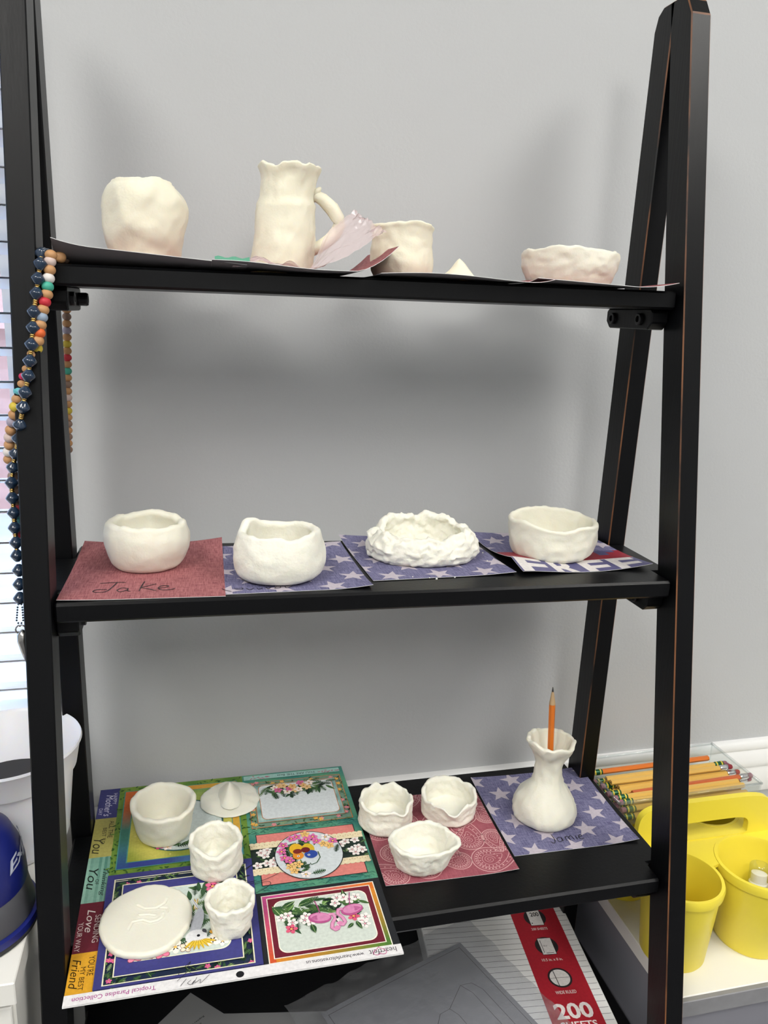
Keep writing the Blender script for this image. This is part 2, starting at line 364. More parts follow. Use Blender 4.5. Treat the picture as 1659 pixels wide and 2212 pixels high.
for k in (1, 2, 3, 4):
    z = ZS[k]; f = fy(z) + E_[k]; fb = fy(z) + LB + .004; rf = ry(z) - .001; bk = BACK[k]; g = .0015
    out = .019
    poly = [(g, f), (W - g, f), (W - g, fb), (W + out, fb), (W + out, rf), (W - g, rf), (W - g, bk), (g, bk), (g, rf), (-out, rf), (-out, fb), (g, fb)]
    mb = MB(); mb.prism(poly, 'z', z - BT, z)
    if k == 2: mb.v = [(x, y, zz + tilt2(x)) for x, y, zz in mb.v]
    b = P(mb, 'shelf_board', [M['black'], M['black']], bevel=.0022, bmat=1)
    for side in (0, 1):                      # support rails carrying the board, bolted to the legs
        zt = z - BT + (tilt2(0 if side == 0 else W) if k == 2 else 0) + .0003; rh = .021; rw = .019
        y0 = f + .014; y1 = ry(z) + RB - .002
        mb = MB(); c = .007
        poly = [(y0 + .003, zt), (y0, zt - .003), (y0, zt - rh + c), (y0 + c, zt - rh), (y1 - c, zt - rh), (y1, zt - rh + c), (y1, zt - .003), (y1 - .003, zt)][::-1]
        xa, xb = ((0, rw) if side == 0 else (W - rw, W))
        mb.prism(poly, 'x', xa, xb); rail = P(mb, 'support_rail', [M['black'], M['black']], bevel=.0012, bmat=1)
        for yb in (y0 + .022, y1 - .016):
            mb = MB(); sgn = 1 if side == 0 else -1; xf = xb if side == 0 else xa
            ln = .0085 if (k == 1 and side == 0 and yb > y0 + .03) else .0035
            ring = []
            pr = [(.0, -.001), (.0062, -.001), (.0062, ln * .8), (.0054, ln), (.0034, ln), (.0030, ln - .0025), (.0, ln - .0025)]
            vs_ = []; fs = []; n = 18
            for r_, h in pr:
                for j in range(n):
                    a = 2 * math.pi * j / n; vs_.append((xf + sgn * h, yb + r_ * math.cos(a), zt - rh / 2 + r_ * math.sin(a)))
            for i in range(len(pr) - 1):
                for j in range(n): fs.append((i * n + j, i * n + (j + 1) % n, (i + 1) * n + (j + 1) % n, (i + 1) * n + j))
            mb.add(vs_, fs); mb.build('bolt', M['bolt'], rail)

# ================================================================ PAPERS
class Sheet:
    """a sheet of paper: s,t in metres from its front-left corner; surf() gives the bent surface"""
    def __init__(s, w, h, dz=None): s.w, s.h, s.dz = w, h, dz or (lambda u, v: 0)
    def surf(s, a, b, off=0.):
        return (a, b, s.dz(a / s.w, b / s.h) + off)
    def base(s, name, mats, parent=None, n=16):
        mb = MB()
        mb.grid(lambda u, v: s.surf(u * s.w, v * s.h, .0002), n, n, 0)
        mb.grid(lambda u, v: s.surf(u * s.w, v * s.h, -.0002), n, n, 1, flip=True)
        N_ = n
        def edge(fn):
            vs_ = []
            for i in range(N_ + 1): a, b = fn(i / N_); vs_ += [s.surf(a, b, .0002), s.surf(a, b, -.0002)]
            mb.add(vs_, [(2 * i, 2 * i + 1, 2 * i + 3, 2 * i + 2) for i in range(N_)], 2)
        edge(lambda t: (t * s.w, 0)); edge(lambda t: (t * s.w, s.h)); edge(lambda t: (0, t * s.h)); edge(lambda t: (s.w, t * s.h))
        o = mb.build(name, mats, parent, smooth=True, autosmooth=40)
        uv = o.data.uv_layers.new(name='UV')
        for lp in o.data.loops:
            c = o.data.vertices[lp.vertex_index].co; uv.data[lp.index].uv = (c.x * 100, c.y * 100)
        return o
TEXTS = {}
def text_tris(body, bold=0., shear=0.):
    key = (body, bold, shear)
    if key in TEXTS: return TEXTS[key]
    cu = bpy.data.curves.new('lettering', 'FONT'); cu.body = body; cu.size = 1; cu.resolution_u = 3; cu.offset = bold; cu.shear = shear
    ob = bpy.data.objects.new('lettering', cu); me = ob.to_mesh(); me.calc_loop_triangles()
    vs_ = [(v.co.x, v.co.y) for v in me.vertices]; tr = [tuple(vs_[i] for i in t.vertices) for t in me.loop_triangles]
    ob.to_mesh_clear(); bpy.data.objects.remove(ob); bpy.data.curves.remove(cu)
    xs = [a for a, b in vs_] or [0]; ys = [b for a, b in vs_] or [0]
    TEXTS[key] = (tr, min(xs), max(xs), min(ys), max(ys)); return TEXTS[key]
def clip_poly(poly, x0, y0, x1, y1):
    for ax, lim, sg in ((0, x0, 1), (0, x1, -1), (1, y0, 1), (1, y1, -1)):
        out = []
        for i in range(len(poly)):
            p, q = poly[i - 1], poly[i]; dp = (p[ax] - lim) * sg; dq = (q[ax] - lim) * sg
            if (dp < 0) != (dq < 0):
                k = dp / (dp - dq); out.append((p[0] + (q[0] - p[0]) * k, p[1] + (q[1] - p[1]) * k))
            if dq >= 0: out.append(q)
        poly = out
        if len(poly) < 3: return []
    return poly
class Print:
    """flat print drawn on a sheet, in centimetres"""
    def __init__(s, sheet, clip=None): s.sh = sheet; s.mb = MB(); s.k = 0; s.clip = clip or (0, 0, sheet.w * 100, sheet.h * 100); s.step = 4e-6; s.base = .00026; s.maxlen = 99.
    def layer(s, n=1): s.k += n
    def tris(s, polys, col):
        col = lin(col); off = s.base + s.k * s.step; s.k += 1
        for po in polys:
            po = clip_poly(list(po), *s.clip)
            if len(po) < 3: continue
            a = sum(po[i - 1][0] * po[i][1] - po[i][0] * po[i - 1][1] for i in range(len(po)))
            if a < 0: po = po[::-1]
            if s.maxlen < 50:
                st = [[po[0], po[i], po[i + 1]] for i in range(1, len(po) - 1)]
                while st:
                    t = st.pop(); ls = [math.hypot(t[i][0] - t[i - 1][0], t[i][1] - t[i - 1][1]) for i in range(3)]; i = ls.index(max(ls))
                    if ls[i] > s.maxlen:
                        mp_ = ((t[i][0] + t[i - 1][0]) / 2, (t[i][1] + t[i - 1][1]) / 2); c_ = t[(i + 1) % 3]
                        st += [[t[i - 1], mp_, c_], [mp_, t[i], c_]]
                    else: s.mb.add([s.sh.surf(x / 100, y / 100, off) for x, y in t], [(0, 1, 2)], 0, col)
                continue
            s.mb.add([s.sh.surf(x / 100, y / 100, off) for x, y in po], [tuple(range(len(po)))], 0, col)
    def rect(s, x0, y0, x1, y1, col, step=1.2):
        nx = max(1, int((x1 - x0) / step + .99)); ny = max(1, int((y1 - y0) / step + .99)); off = s.base + s.k * s.step; s.k += 1
        for i in range(nx):
            for j in range(ny):
                a, b = lerp(x0, x1, i / nx), lerp(x0, x1, (i + 1) / nx); c, d = lerp(y0, y1, j / ny), lerp(y0, y1, (j + 1) / ny)
                po = clip_poly([(a, c), (b, c), (b, d), (a, d)], *s.clip)
                if len(po) < 3: continue
                cc = col((a + b) / 2, (c + d) / 2) if callable(col) else col
                s.mb.add([s.sh.surf(x / 100, y / 100, off) for x, y in po], [tuple(range(len(po)))], 0, lin(cc))
    def frame(s, x0, y0, x1, y1, w, col, step=1.2):
        k = s.k
        for r_ in ((x0, y0, x1, y0 + w), (x0, y1 - w, x1, y1), (x0, y0 + w, x0 + w, y1 - w), (x1 - w, y0 + w, x1, y1 - w)):
            s.k = k; s.rect(*r_, col, step)
    def rrect(s, x0, y0, x1, y1, r, col):
        k = s.k; s.rect(x0, y0 + r, x1, y1 - r, col); s.k = k; s.rect(x0 + r, y0, x1 - r, y0 + r, col); s.k = k; s.rect(x0 + r, y1 - r, x1 - r, y1, col)
        for cx, cy, a0 in ((x1 - r, y1 - r, 0), (x0 + r, y1 - r, 90), (x0 + r, y0 + r, 180), (x1 - r, y0 + r, 270)):
            s.k = k; s.tris([[(cx, cy), (cx + r * math.cos(R(a0 + 15 * i)), cy + r * math.sin(R(a0 + 15 * i))), (cx + r * math.cos(R(a0 + 15 * i + 15)), cy + r * math.sin(R(a0 + 15 * i + 15)))] for i in range(6)], col)
    def disc(s, cx, cy, rx, ry_, col, n=28, rings=1, rot=0):
        po = []; c_, s_ = math.cos(rot), math.sin(rot)
        def q(r, a):
            x, y = rx * r * math.cos(a), ry_ * r * math.sin(a); return (cx + x * c_ - y * s_, cy + x * s_ + y * c_)
        for i in range(n):
            a, b = 2 * math.pi * i / n, 2 * math.pi * (i + 1) / n
            for r_ in range(rings):
                r0, r1 = r_ / rings, (r_ + 1) / rings
                po.append([q(r0, a), q(r1, a), q(r1, b)] if r0 == 0 else [q(r0, a), q(r1, a), q(r1, b), q(r0, b)])
        s.tris(po, col)
    def line(s, pts, w, col, closed=False):
        n = len(pts); A, B = [], []
        for i in range(n):
            p, q = (pts[i - 1], pts[(i + 1) % n]) if closed else (pts[max(0, i - 1)], pts[min(n - 1, i + 1)])
            d = math.hypot(q[0] - p[0], q[1] - p[1]) or 1; nx, ny = -(q[1] - p[1]) / d * w / 2, (q[0] - p[0]) / d * w / 2
            A.append((pts[i][0] + nx, pts[i][1] + ny)); B.append((pts[i][0] - nx, pts[i][1] - ny))
        s.tris([[A[i], B[i], B[(i + 1) % n], A[(i + 1) % n]] for i in range(n if closed else n - 1)], col)
    def leaf(s, x, y, L, w, ang, col, rib=None):
        a = R(ang); c, n = math.cos(a), math.sin(a); up, dn = [], []
        for i in range(6):
            t = i / 5; ww = w / 2 * math.sin(math.pi * t ** .8); up.append((t * L, ww)); dn.append((t * L, -ww))
        T = lambda p: (x + p[0] * c - p[1] * n, y + p[0] * n + p[1] * c)
        s.tris([[T(up[i]), T(dn[i]), T(dn[i + 1]), T(up[i + 1])] for i in range(5)], col)
        if rib:
            s.line([T((.05 * L, 0)), T((.95 * L, 0))], w * .10, rib)
    def fern(s, x, y, L, w, ang, col, n=8):
        a = R(ang); c, q = math.cos(a), math.sin(a); po = []
        for i in range(1, n):
            t = i / n; ll = w * math.sin(math.pi * (t * .8 + .15))
            for sg in (1, -1):
                p0 = (t * L, 0); p1 = (t * L + ll * .55, sg * ll); p2 = (t * L + L / n * .85, 0)
                po.append([(x + p[0] * c - p[1] * q, y + p[0] * q + p[1] * c) for p in (p0, p1, p2)])
        s.tris(po, col); s.line([(x, y), (x + L * c, y + L * q)], w * .12, col)
    def flower(s, x, y, r, col, ctr='#F0C060', rot=None, edge=None):
        rot = random.uniform(0, 72) if rot is None else rot; po = []; pe = []
        for i in range(5):
            a = R(rot + 72 * i); cx, cy = x + r * .55 * math.cos(a), y + r * .55 * math.sin(a)
            for j in range(8):
                b0, b1 = R(45 * j), R(45 * j + 45)
                def q(b, k=1.): 
                    u, v = r * .5 * k * math.cos(b), r * .36 * k * math.sin(b); return (cx + u * math.cos(a) - v * math.sin(a), cy + u * math.sin(a) + v * math.cos(a))
                po.append([(cx, cy), q(b0), q(b1)]); pe.append([(cx, cy), q(b0, 1.18), q(b1, 1.18)])
        if edge: s.tris(pe, edge)
        s.tris(po, col); s.disc(x, y, r * .2, r * .2, ctr, 7)
    def star(s, x, y, r, col, rot=90):
        pts = [(x + (r if i % 2 == 0 else r * .42) * math.cos(R(rot + 36 * i)), y + (r if i % 2 == 0 else r * .42) * math.sin(R(rot + 36 * i))) for i in range(10)]
        s.tris([[(x, y), pts[i], pts[(i + 1) % 10]] for i in range(10)], col)
    def text(s, body, x, y, width, height, ang, col, bold=0., shear=0., align='l'):
        tr, a0, a1, b0, b1 = text_tris(body, bold, shear); kx = width / (a1 - a0) if width else height / .7; ky = height / (b1 - b0) if height else kx
        c, n = math.cos(R(ang)), math.sin(R(ang)); po = []
        for t in tr:
            q = []
            for px, py in t:
                u, v = (px - a0) * kx, (py - b0) * ky
                if align == 'c': u -= (a1 - a0) * kx / 2
                q.append((x + u * c - v * n, y + u * n + v * c))
            po.append(q)
        s.tris(po, col)
    def done(s, name, parent): 
        return s.mb.build(name, M['ink'], parent)

STAR = '#BDB4BE'
def place(o, x, y, z, rz=0.):
    o.location = (x, y, z); o.rotation_euler = (0, 0, R(rz)); return o
def star_sheet(name, label, x, y, z, rz, dz, ph, group=None, w=.1524, skip=None, parts=None):
    sh = Sheet(w, .1524, dz); root = sh.base(name, [M['blue_linen'], M['shaded_back'], M['paper']], n=30); place(root, x, y, z, rz)
    pr = Print(sh); k = 0; pr.maxlen = .6; pr.step = 2e-5; pr.base = .00032
    for j in range(-1, 6):
        for i in range(-1, 6):
            cx = ph[0] + i * 5.0 + (2.5 if j % 2 else 0); cy = ph[1] + j * 2.75
            if skip and skip(cx, cy): continue
            pr.k = 0; pr.star(cx, cy, 1.5, STAR, 90 + ((i * 37 + j * 53) % 40 - 20))
    if parts: parts(pr)
    pr.done('star_print', root); tag(root, label, 'paper'); return root, sh
def pen(sheet, parent, strokes, w=.05, name='handwriting', base=.0007):
    pr = Print(sheet); pr.base = base
    for st in strokes:
        # smooth the stroke
        pts = []
        n = len(st)
        for i in range(n - 1):
            p0, p1, p2, p3 = st[max(0, i - 1)], st[i], st[i + 1], st[min(n - 1, i + 2)]
            for j in range(5):
                t = j / 5
                pts.append(tuple(.5 * (2 * p1[a] + (p2[a] - p0[a]) * t + (2 * p0[a] - 5 * p1[a] + 4 * p2[a] - p3[a]) * t * t + (3 * p1[a] - p0[a] - 3 * p2[a] + p3[a]) * t ** 3) for a in (0, 1)))
        pts.append(st[-1]); pr.line(pts, w, '#1A1A22')
    o = pr.mb.build(name, M['pen'], parent); return o

PZ = .0005
# ---- middle board: red linen sheet, three star sheets
def zz2(x): return tilt2(x) + PZ
def corner_up(*cs):
    def f(u, v):
        d = 0
        for cu, cv, amp, rad in cs:
            q = max(0, 1 - math.hypot(u - cu, v - cv) / rad); d += amp * q * q
        return d
    return f
sh = Sheet(.1430, .172, corner_up((0, 1, .004, .6), (1, 1, .006, .5), (0, 0, .001, .4)))
red = sh.base('craft_paper', [M['red_linen'], M['shaded_back'], M['paper']]); place(red, .0030, .0115, zz2(.07), -1.2)
red.rotation_euler = (0, R(.71), R(-1.2)); red.location.z = tilt2(0) + .0006
tag(red, 'red linen-print paper square with a pencilled name under a thick round bowl', 'paper')
K = lambda pts, ox, oy, k=1.: [(ox + a * k, oy + b * k) for a, b in pts]
JAKE = [[(-.9, 2.5), (.4, 2.65), (1.3, 2.6)], [(.55, 2.6), (.25, 1.4), (-.1, .35), (-.8, .05), (-1.25, .35), (-.9, .8), (-.1, .75)],
        [(1.6, .95), (1.1, 1.1), (.75, .5), (1.1, .1), (1.6, .6), (1.65, .95), (1.65, .3), (1.95, .15)],
        [(2.95, 2.7), (2.75, 1.4), (2.65, .2)], [(4.0, 2.0), (3.2, 1.4), (2.75, 1.1), (3.5, .6), (4.1, .15)],
        [(4.2, .75), (4.9, 1.0), (5.1, 1.35), (4.6, 1.45), (4.25, .9), (4.5, .35), (5.2, .3), (5.7, .6)]]
pen(sh, red, [K(s_, 4.0, 1.7, 1.02) for s_ in JAKE], .10)
STROKE2 = [[(.2, 1.0), (.5, .5), (1.0, .1)], [(1.3, .8), (2.1, .95), (1.9, .5), (1.4, .55)], [(2.4, .8), (2.7, .35), (3.1, .75)], [(3.4, .8), (3.5, .4), (3.9, .7)], [(4.2, .9), (4.4, .4), (4.7, .8)], [(5.2, .8), (5.0, .4), (5.5, .5), (5.6, .9)], [(6.0, .9), (6.1, .4), (6.6, .75)]]
o, sh = star_sheet('craft_paper', 'blue star-print paper square under the thick pinched bowl with a notched rim', .1318, .0135, 0, 1.5, corner_up((1, 1, .002, .4), (1, 0, .003, .3)), (1.6, .9))
o.location.z = zz2(.21) + .0009; o.rotation_euler.y = R(.71)
pen(sh, o, [K(s_, 1.0, .45, 1.0) for s_ in STROKE2], .08)
o, sh = star_sheet('craft_paper', 'blue star-print paper square scattered with crumbs under the rough crumbly bowl', .2885, .036, 0, 2.6, corner_up((0, 1, .004, .5), (1, 0, .002, .4)), (2.2, 1.1))
o.location.z = zz2(.2885) + .0004; o.rotation_euler.y = R(.71)
def free_parts(pr):
    pr.k = 2; pr.rect(0, 3.7, 15.24, 6.9, '#8E2A38', .6); k = pr.k
    for a, b, c in ((3.2, 4.6, 5.6), (6.3, 9.2, 4.6), (9.9, 10.7, 6.0), (11.9, 13.2, 5.2), (12.6, 14.4, 6.2)):
        pr.k = k; pr.rect(a, c, b, 6.9, '#55537A', .6)
    pr.k = k + 2; pr.rect(0, 0, 15.24, 3.7, '#5A5880', .6); k = pr.k + 1
    for i, ch in enumerate('FREE'): pr.k = k; pr.text(ch, .2 + i * 3.78, -.9, 3.2, 4.5, 0, '#D9D4D2', bold=.03)
    pr.line([(0, 3.65), (15.2, 3.65)], .12, '#D9D4D2')
o, sh = star_sheet('craft_paper', 'blue and red paper square printed with large white letters under a smooth bowl', .4465, .0395, 0, 2.0, corner_up((0, .2, .010, .55), (0, 1, .004, .5), (1, 0, .006, .5)), (2.0, 1.0), skip=lambda x, y: y < 8.2, parts=free_parts)
o.location.z = zz2(.4465); o.rotation_euler.y = R(.71)
# ---- lower board: star sheet and paisley sheet
o, sh = star_sheet('craft_paper', 'blue star-print paper square under the narrow-necked clay vase', .4560, .0225, Z3 + PZ, -1.0, corner_up((1, 1, .003, .5), (1, 0, .003, .35), (0, 1, .002, .4)), (2.6, .35))
JAMIE = [[(.5, 1.5), (.55, .7), (.3, .15), (.0, .4)], [(1.2, .9), (.85, .8), (.85, .3), (1.25, .4), (1.3, .9), (1.35, .3)], [(1.7, .9), (1.7, .3)], [(1.72, .75), (2.0, .95), (2.1, .3)], [(2.12, .75), (2.4, .95), (2.5, .3)], [(2.85, .85), (2.85, .3)], [(3.1, .6), (3.5, .75), (3.35, .95), (3.1, .6), (3.25, .3), (3.6, .4)]]
pen(sh, o, [K(s_, 5.0, 1.1, 1.15) for s_ in JAMIE], .085)
sh = Sheet(.1475, .1524, corner_up((1, 1, .002, .4), (1, 0, .002, .3), (0, 0, .001, .3)))
pai = sh.base('craft_paper', [M['paisley'], M['shaded_back'], M['paper']]); place(pai, .3045, .0030, Z3 + PZ, -1.2)
tag(pai, 'dusty red paisley-print paper square under three small pinch bowls', 'paper')
pr = Print(sh); PK = '#D3A6A6'
def paisley(cx, cy, r, ang, flip=1):
    a = R(ang)
    def T(x, y): y *= flip; return (cx + x * math.cos(a) - y * math.sin(a), cy + x * math.sin(a) + y * math.cos(a))
    def outline(k, n=40):
        pts = []
        for i in range(n + 1):
            t = i / n * 2 * math.pi; rr = r * k
            x = rr * math.cos(t); y = rr * math.sin(t)
            tail = max(0, math.cos(t)) ** 3
            x += rr * .95 * tail; y += rr * .75 * tail ** 1.5
            pts.append(T(x, y))
        return pts
    for k, w_ in ((1.0, .10), (.86, .04), (.66, .07), (.42, .05)): pr.k = 0; pr.line(outline(k), w_, PK)
    for i in range(0, 26):
        t = i / 26 * 2 * math.pi; tail = max(0, math.cos(t)) ** 3
        x, y = r * .76 * math.cos(t) + r * .72 * tail, r * .76 * math.sin(t) + r * .57 * tail ** 1.5
        px, py = T(x, y); pr.k = 0; pr.disc(px, py, r * .055, r * .055, PK, 6)
    sp = [T(r * .34 * (1 - i / 28) * math.cos(i * .5), r * .34 * (1 - i / 28) * math.sin(i * .5)) for i in range(26)]
    pr.k = 0; pr.line(sp, .05, PK)
    for i in range(16):
        t = i / 16 * 2 * math.pi; px, py = T(r * .55 * math.cos(t), r * .55 * math.sin(t)); pr.k = 0; pr.disc(px, py, r * .06, r * .035, PK, 6, rot=t + a)
for q in ((1.6, 13.4, 1.5, 200), (5.6, 14.2, 1.4, 20), (9.2, 13.6, 1.6, 120), (13.3, 13.6, 1.5, 300), (1.2, 9.0, 1.6, 70), (4.6, 10.2, 1.5, 180), (8.0, 9.6, 1.4, 330), (11.6, 10.2, 1.6, 215),
          (14.3, 9.6, 1.2, 90), (2.0, 5.0, 1.5, 10), (11.0, 5.8, 1.7, 60), (13.9, 5.9, 1.3, 250), (1.4, 1.4, 1.5, 120), (5.0, 2.0, 1.6, 30), (8.8, 2.6, 1.4, 150), (12.2, 2.2, 2.0, 0), (7.6, 6.0, 1.4, 280)): paisley(*q)
pr.done('paisley_print', pai)

# ---- the big decorated sheet, lower board, overhanging the front
SW, SHH = .2985, .321
def sheet_dz(u, v):
    return 0.
sh = Sheet(SW, SHH, sheet_dz)
big = sh.base('decorated_sheet', [M['paper'], M['paper'], M['paper']], n=30); place(big, -.0030 + .0045, -.0873, Z3 + PZ, 0)
tag(big, 'large sheet of printed floral greeting-card panels overhanging the lower shelf board', 'printed sheet')
pr = Print(sh); pr.step = 5e-6
T0 = .23
DG = ['#1F3A24', '#2F5230', '#47693A', '#172A20', '#5B7A45', '#38583A']
def R4(x0, y0, x1, y1, c): pr.rect(x0, y0 + T0, x1, y1 + T0, c, .3 if callable(c) else 1.2)
def F4(x0, y0, x1, y1, w_, c): pr.frame(x0, y0 + T0, x1, y1 + T0, w_, c)
def mixc(a, b, t): a, b = lin(a), lin(b); return tuple(lerp(x, y, t) for x, y in zip(a, b))
def jungle(x0, y0, x1, y1, n, L, fl=(), flr=.3):
    for i in range(n):
        x, y = random.uniform(x0, x1), random.uniform(y0, y1) + T0
        if random.random() < .45: pr.fern(x, y, L * random.uniform(.7, 1.2), L * .28, random.uniform(0, 360), random.choice(DG + ['#7F9A60', '#93A878']), 6)
        else: pr.leaf(x, y, L * random.uniform(.6, 1.1), L * .3, random.uniform(0, 360), random.choice(DG), random.choice(['#8DA66C', None]))
    pr.k += 2
    for i in range(len(fl)):
        x, y = random.uniform(x0, x1), random.uniform(y0, y1) + T0; pr.flower(x, y, flr, fl[i])
# left tags
tags = ((.95, 5.7, '#D9A02B'), (5.7, 12.2, '#67202E'), (12.2, 19.1, '#6F9C8B'), (19.1, 26.0, '#A8A158'), (26.0, 31.9, '#393A72'))
k0 = pr.k
for a, b, c in tags:
    pr.k = k0; cc = c
    if c == '#6F9C8B': R4(0, a, 2.3, b, lambda x, y: mixc('#4E7F70', '#8FB8A6', (math.sin(x * 9) + math.sin(x * 23 + y * .3)) * .25 + .5))
    else: R4(0, a, 2.3, b, cc)
pr.k = k0 + 8
def tx(body, s_, t_, wid, hgt, c, **k): pr.text(body, s_, t_ + T0, wid, hgt, -90, c, **k)
tx('HAPPY', 1.62, 30.9, 2.3, .45, '#C9C6DC'); tx("Mother's", .8, 30.6, 4.2, .85, '#D5D2E4', shear=.25); tx('DAY', .2, 28.0, 1.3, .42, '#C9C6DC')
tx('ALL THE', 1.62, 25.4, 3.1, .5, '#3A3620'); tx('BEST TO', 1.0, 24.2, 2.9, .42, '#3A3620'); tx('You', .2, 22.3, 2.6, 1.1, '#2C2A1A', shear=.3)
tx('Thinking', 1.55, 17.2, 4.2, .62, '#1C2A26', shear=.3); tx('OF', 1.05, 15.6, .8, .36, '#1C2A26'); tx('You', .25, 17.3, 3.2, .95, '#14201C', shear=.3)
tx('SENDING', 1.6, 10.4, 3.6, .55, '#D8C9C4'); tx('Love', .8, 11.2, 3.0, .75, '#E2D6D0', shear=.3); tx('YOUR WAY', .15, 9.6, 3.7, .48, '#D8C9C4')
tx("YOU'RE", 1.6, 5.2, 2.3, .55, '#3B2A0C'); tx('MY BEST', 1.0, 4.0, 2.6, .45, '#3B2A0C'); tx('Friend', .2, 5.0, 3.4, .75, '#33240A', shear=.3)
# green panel
pr.k = 4
R4(2.3, 15.6, 17.0, 31.9, lambda x, y: mixc('#4F7A2E', '#7D9A3C', .5 + .5 * math.sin(x * 1.3) * math.cos(y * .9)))
for i in range(150):
    x, y = random.choice(((random.uniform(2.3, 3.0), random.uniform(15.6, 31.8)), (random.uniform(2.3, 16.5), random.uniform(15.7, 16.4)), (random.uniform(2.3, 16.8), random.uniform(30.9, 31.7)), (random.uniform(16.3, 16.9), random.uniform(16, 31))))
    pr.leaf(x, y + T0, .55, .22, random.uniform(0, 360), random.choice(['#2E5522', '#3C6328', '#5F8436']))
pr.k += 2
def gband(x, y):
    if x < 4.2: return mixc(mixc('#2E4A86', '#3E7A6A', max(0, min(1, (y - 17) / 5))), '#C9642A', max(0, min(1, (y - 23.5) / 4)))
    if y < 18: return mixc('#33418C', '#5FA3C4', max(0, min(1, (x - 8) / 8)))
    return mixc('#C9642A', '#CDA03C', max(0, min(1, (x - 4) / 10)))
R4(2.9, 16.55, 16.3, 30.9, '#4C8C7E'); R4(3.02, 16.67, 16.18, 30.78, gband); R4(3.9, 17.5, 15.4, 29.9, '#4C8C7E')
R4(4.02, 17.62, 15.3, 29.8, lambda x, y: mixc(mixc('#8F9A3A', '#C9C25E', .5 + .5 * math.sin(x * 1.1 + y * .7)), '#5E8A4A', max(0, min(1, (y - 25) / 6))))
for i in range(60): pr.disc(random.uniform(4.3, 15), random.uniform(18, 29.5) + T0, *([random.uniform(.04, .13)] * 2), '#D5CE7A', 8)
pr.k += 1
pr.disc(9.6, 23.2 + T0, 4.75, 4.75, '#2E5A5A', 40, 3); pr.disc(9.6, 23.2 + T0, 4.55, 4.55, '#C9D3D0', 40, 3)
for i in range(34):
    a = random.uniform(150, 290); pr.leaf(9.6 + 3.9 * math.cos(R(a)), 23.2 + 3.9 * math.sin(R(a)) + T0, 1.0, .3, a + random.uniform(120, 240), random.choice(DG), '#7F9A60')
pr.k += 1
for x, y, c in ((7.3, 19.6, '#D4588E'), (8.2, 19.3, '#F0E0D8'), (6.6, 20.3, '#C84A84'), (12.6, 26.2, '#D4588E'), (13.2, 25.6, '#E7B0A0'), (13.4, 24.8, '#D4588E')): pr.flower(x, y + T0, .55, c)
pr.fern(9.0, 19.2 + T0, 1.8, .4, 10, '#1F3A24'); pr.fern(13.6, 23.2 + T0, 1.4, .4, 250, '#1F3A24')
# navy panel
pr.k = 4
R4(2.3, .95, 17.0, 15.65, '#3C3C7A')
F4(3.0, 1.25, 16.3, 14.9, .11, '#E9E6C4'); R4(3.11, 1.36, 16.19, 14.79, '#202C44')
for x0, y0, x1, y1 in ((3.2, 1.4, 16.1, 2.1), (3.2, 14.1, 16.1, 14.7), (3.2, 2, 3.8, 14.5), (15.4, 2, 16.1, 14.5)): jungle(x0, y0, x1, y1, 50, .85, ['#E0669A'] * 4, .28)
pr.k += 2
R4(2.3, .95, 3.0, 15.65, '#3C3C7A'); R4(16.3, .95, 17.0, 15.65, '#3C3C7A'); R4(2.3, 14.9, 17.0, 15.65, '#3C3C7A'); R4(2.3, .95, 17, 1.25, '#3C3C7A')
pr.k += 1; F4(3.0, 1.25, 16.3, 14.9, .11, '#E9E6C4'); R4(3.85, 2.05, 15.35, 14.0, '#E9E6C4'); R4(3.96, 2.16, 15.24, 13.89, '#3E3E80')
pr.rrect(4.85, 3.5 + T0, 14.3, 12.75 + T0, 1.0, '#F2EFD2'); pr.rrect(4.95, 3.6 + T0, 14.2, 12.65 + T0, .95, '#CBD6CE')
for i in range(46):
    x, y = random.uniform(10.2, 13.6), random.uniform(5.0, 12.2)
    (pr.fern if i % 2 else pr.leaf)(x, y + T0, 1.5, .5 if i % 2 == 0 else .42, random.uniform(0, 360), random.choice(DG))
pr.k += 2
for x, y, r_, c in ((5.6, 4.2, .8, '#E58AA6'), (6.9, 4.3, .75, '#EC9CB2'), (8.0, 4.2, .8, '#E07C9C'), (9.2, 4.5, .8, '#F6F0E4'), (10.2, 4.3, .6, '#EFE6CC'), (12.8, 12.0, .75, '#E36A94'), (13.4, 11.4, .7, '#E888A6'), (13.0, 5.6, .7, '#D9A03A'), (12.6, 4.7, .75, '#F4EDE0'), (13.5, 4.4, .6, '#F6F0E4')): pr.flower(x, y + T0, r_, c, edge='#8A4A55' if c < '#F0' and c[1] == 'E' else None)
# white crested parrot (head down)
pr.disc(11.2, 7.2 + T0, .55, 1.9, '#B9BCC4', 20, rot=R(-12)); pr.disc(11.1, 5.4 + T0, 1.0, .9, '#E4E4E6', 20)
for i in range(8): pr.leaf(10.9 + .12 * i, 5.0 + T0, 1.3, .28, 225 + i * 16, '#E8C23A', '#5A4612')
pr.disc(11.3, 5.5 + T0, .16, .16, '#15151A', 10); pr.leaf(11.7, 6.3 + T0, .7, .4, -60, '#44454C')
for i in range(4): pr.leaf(10.9 + i * .16, 8.9 + T0, 1.7, .3, 75 + i * 12, '#DADCE0' if i % 2 else '#D8B23C', '#33353C')
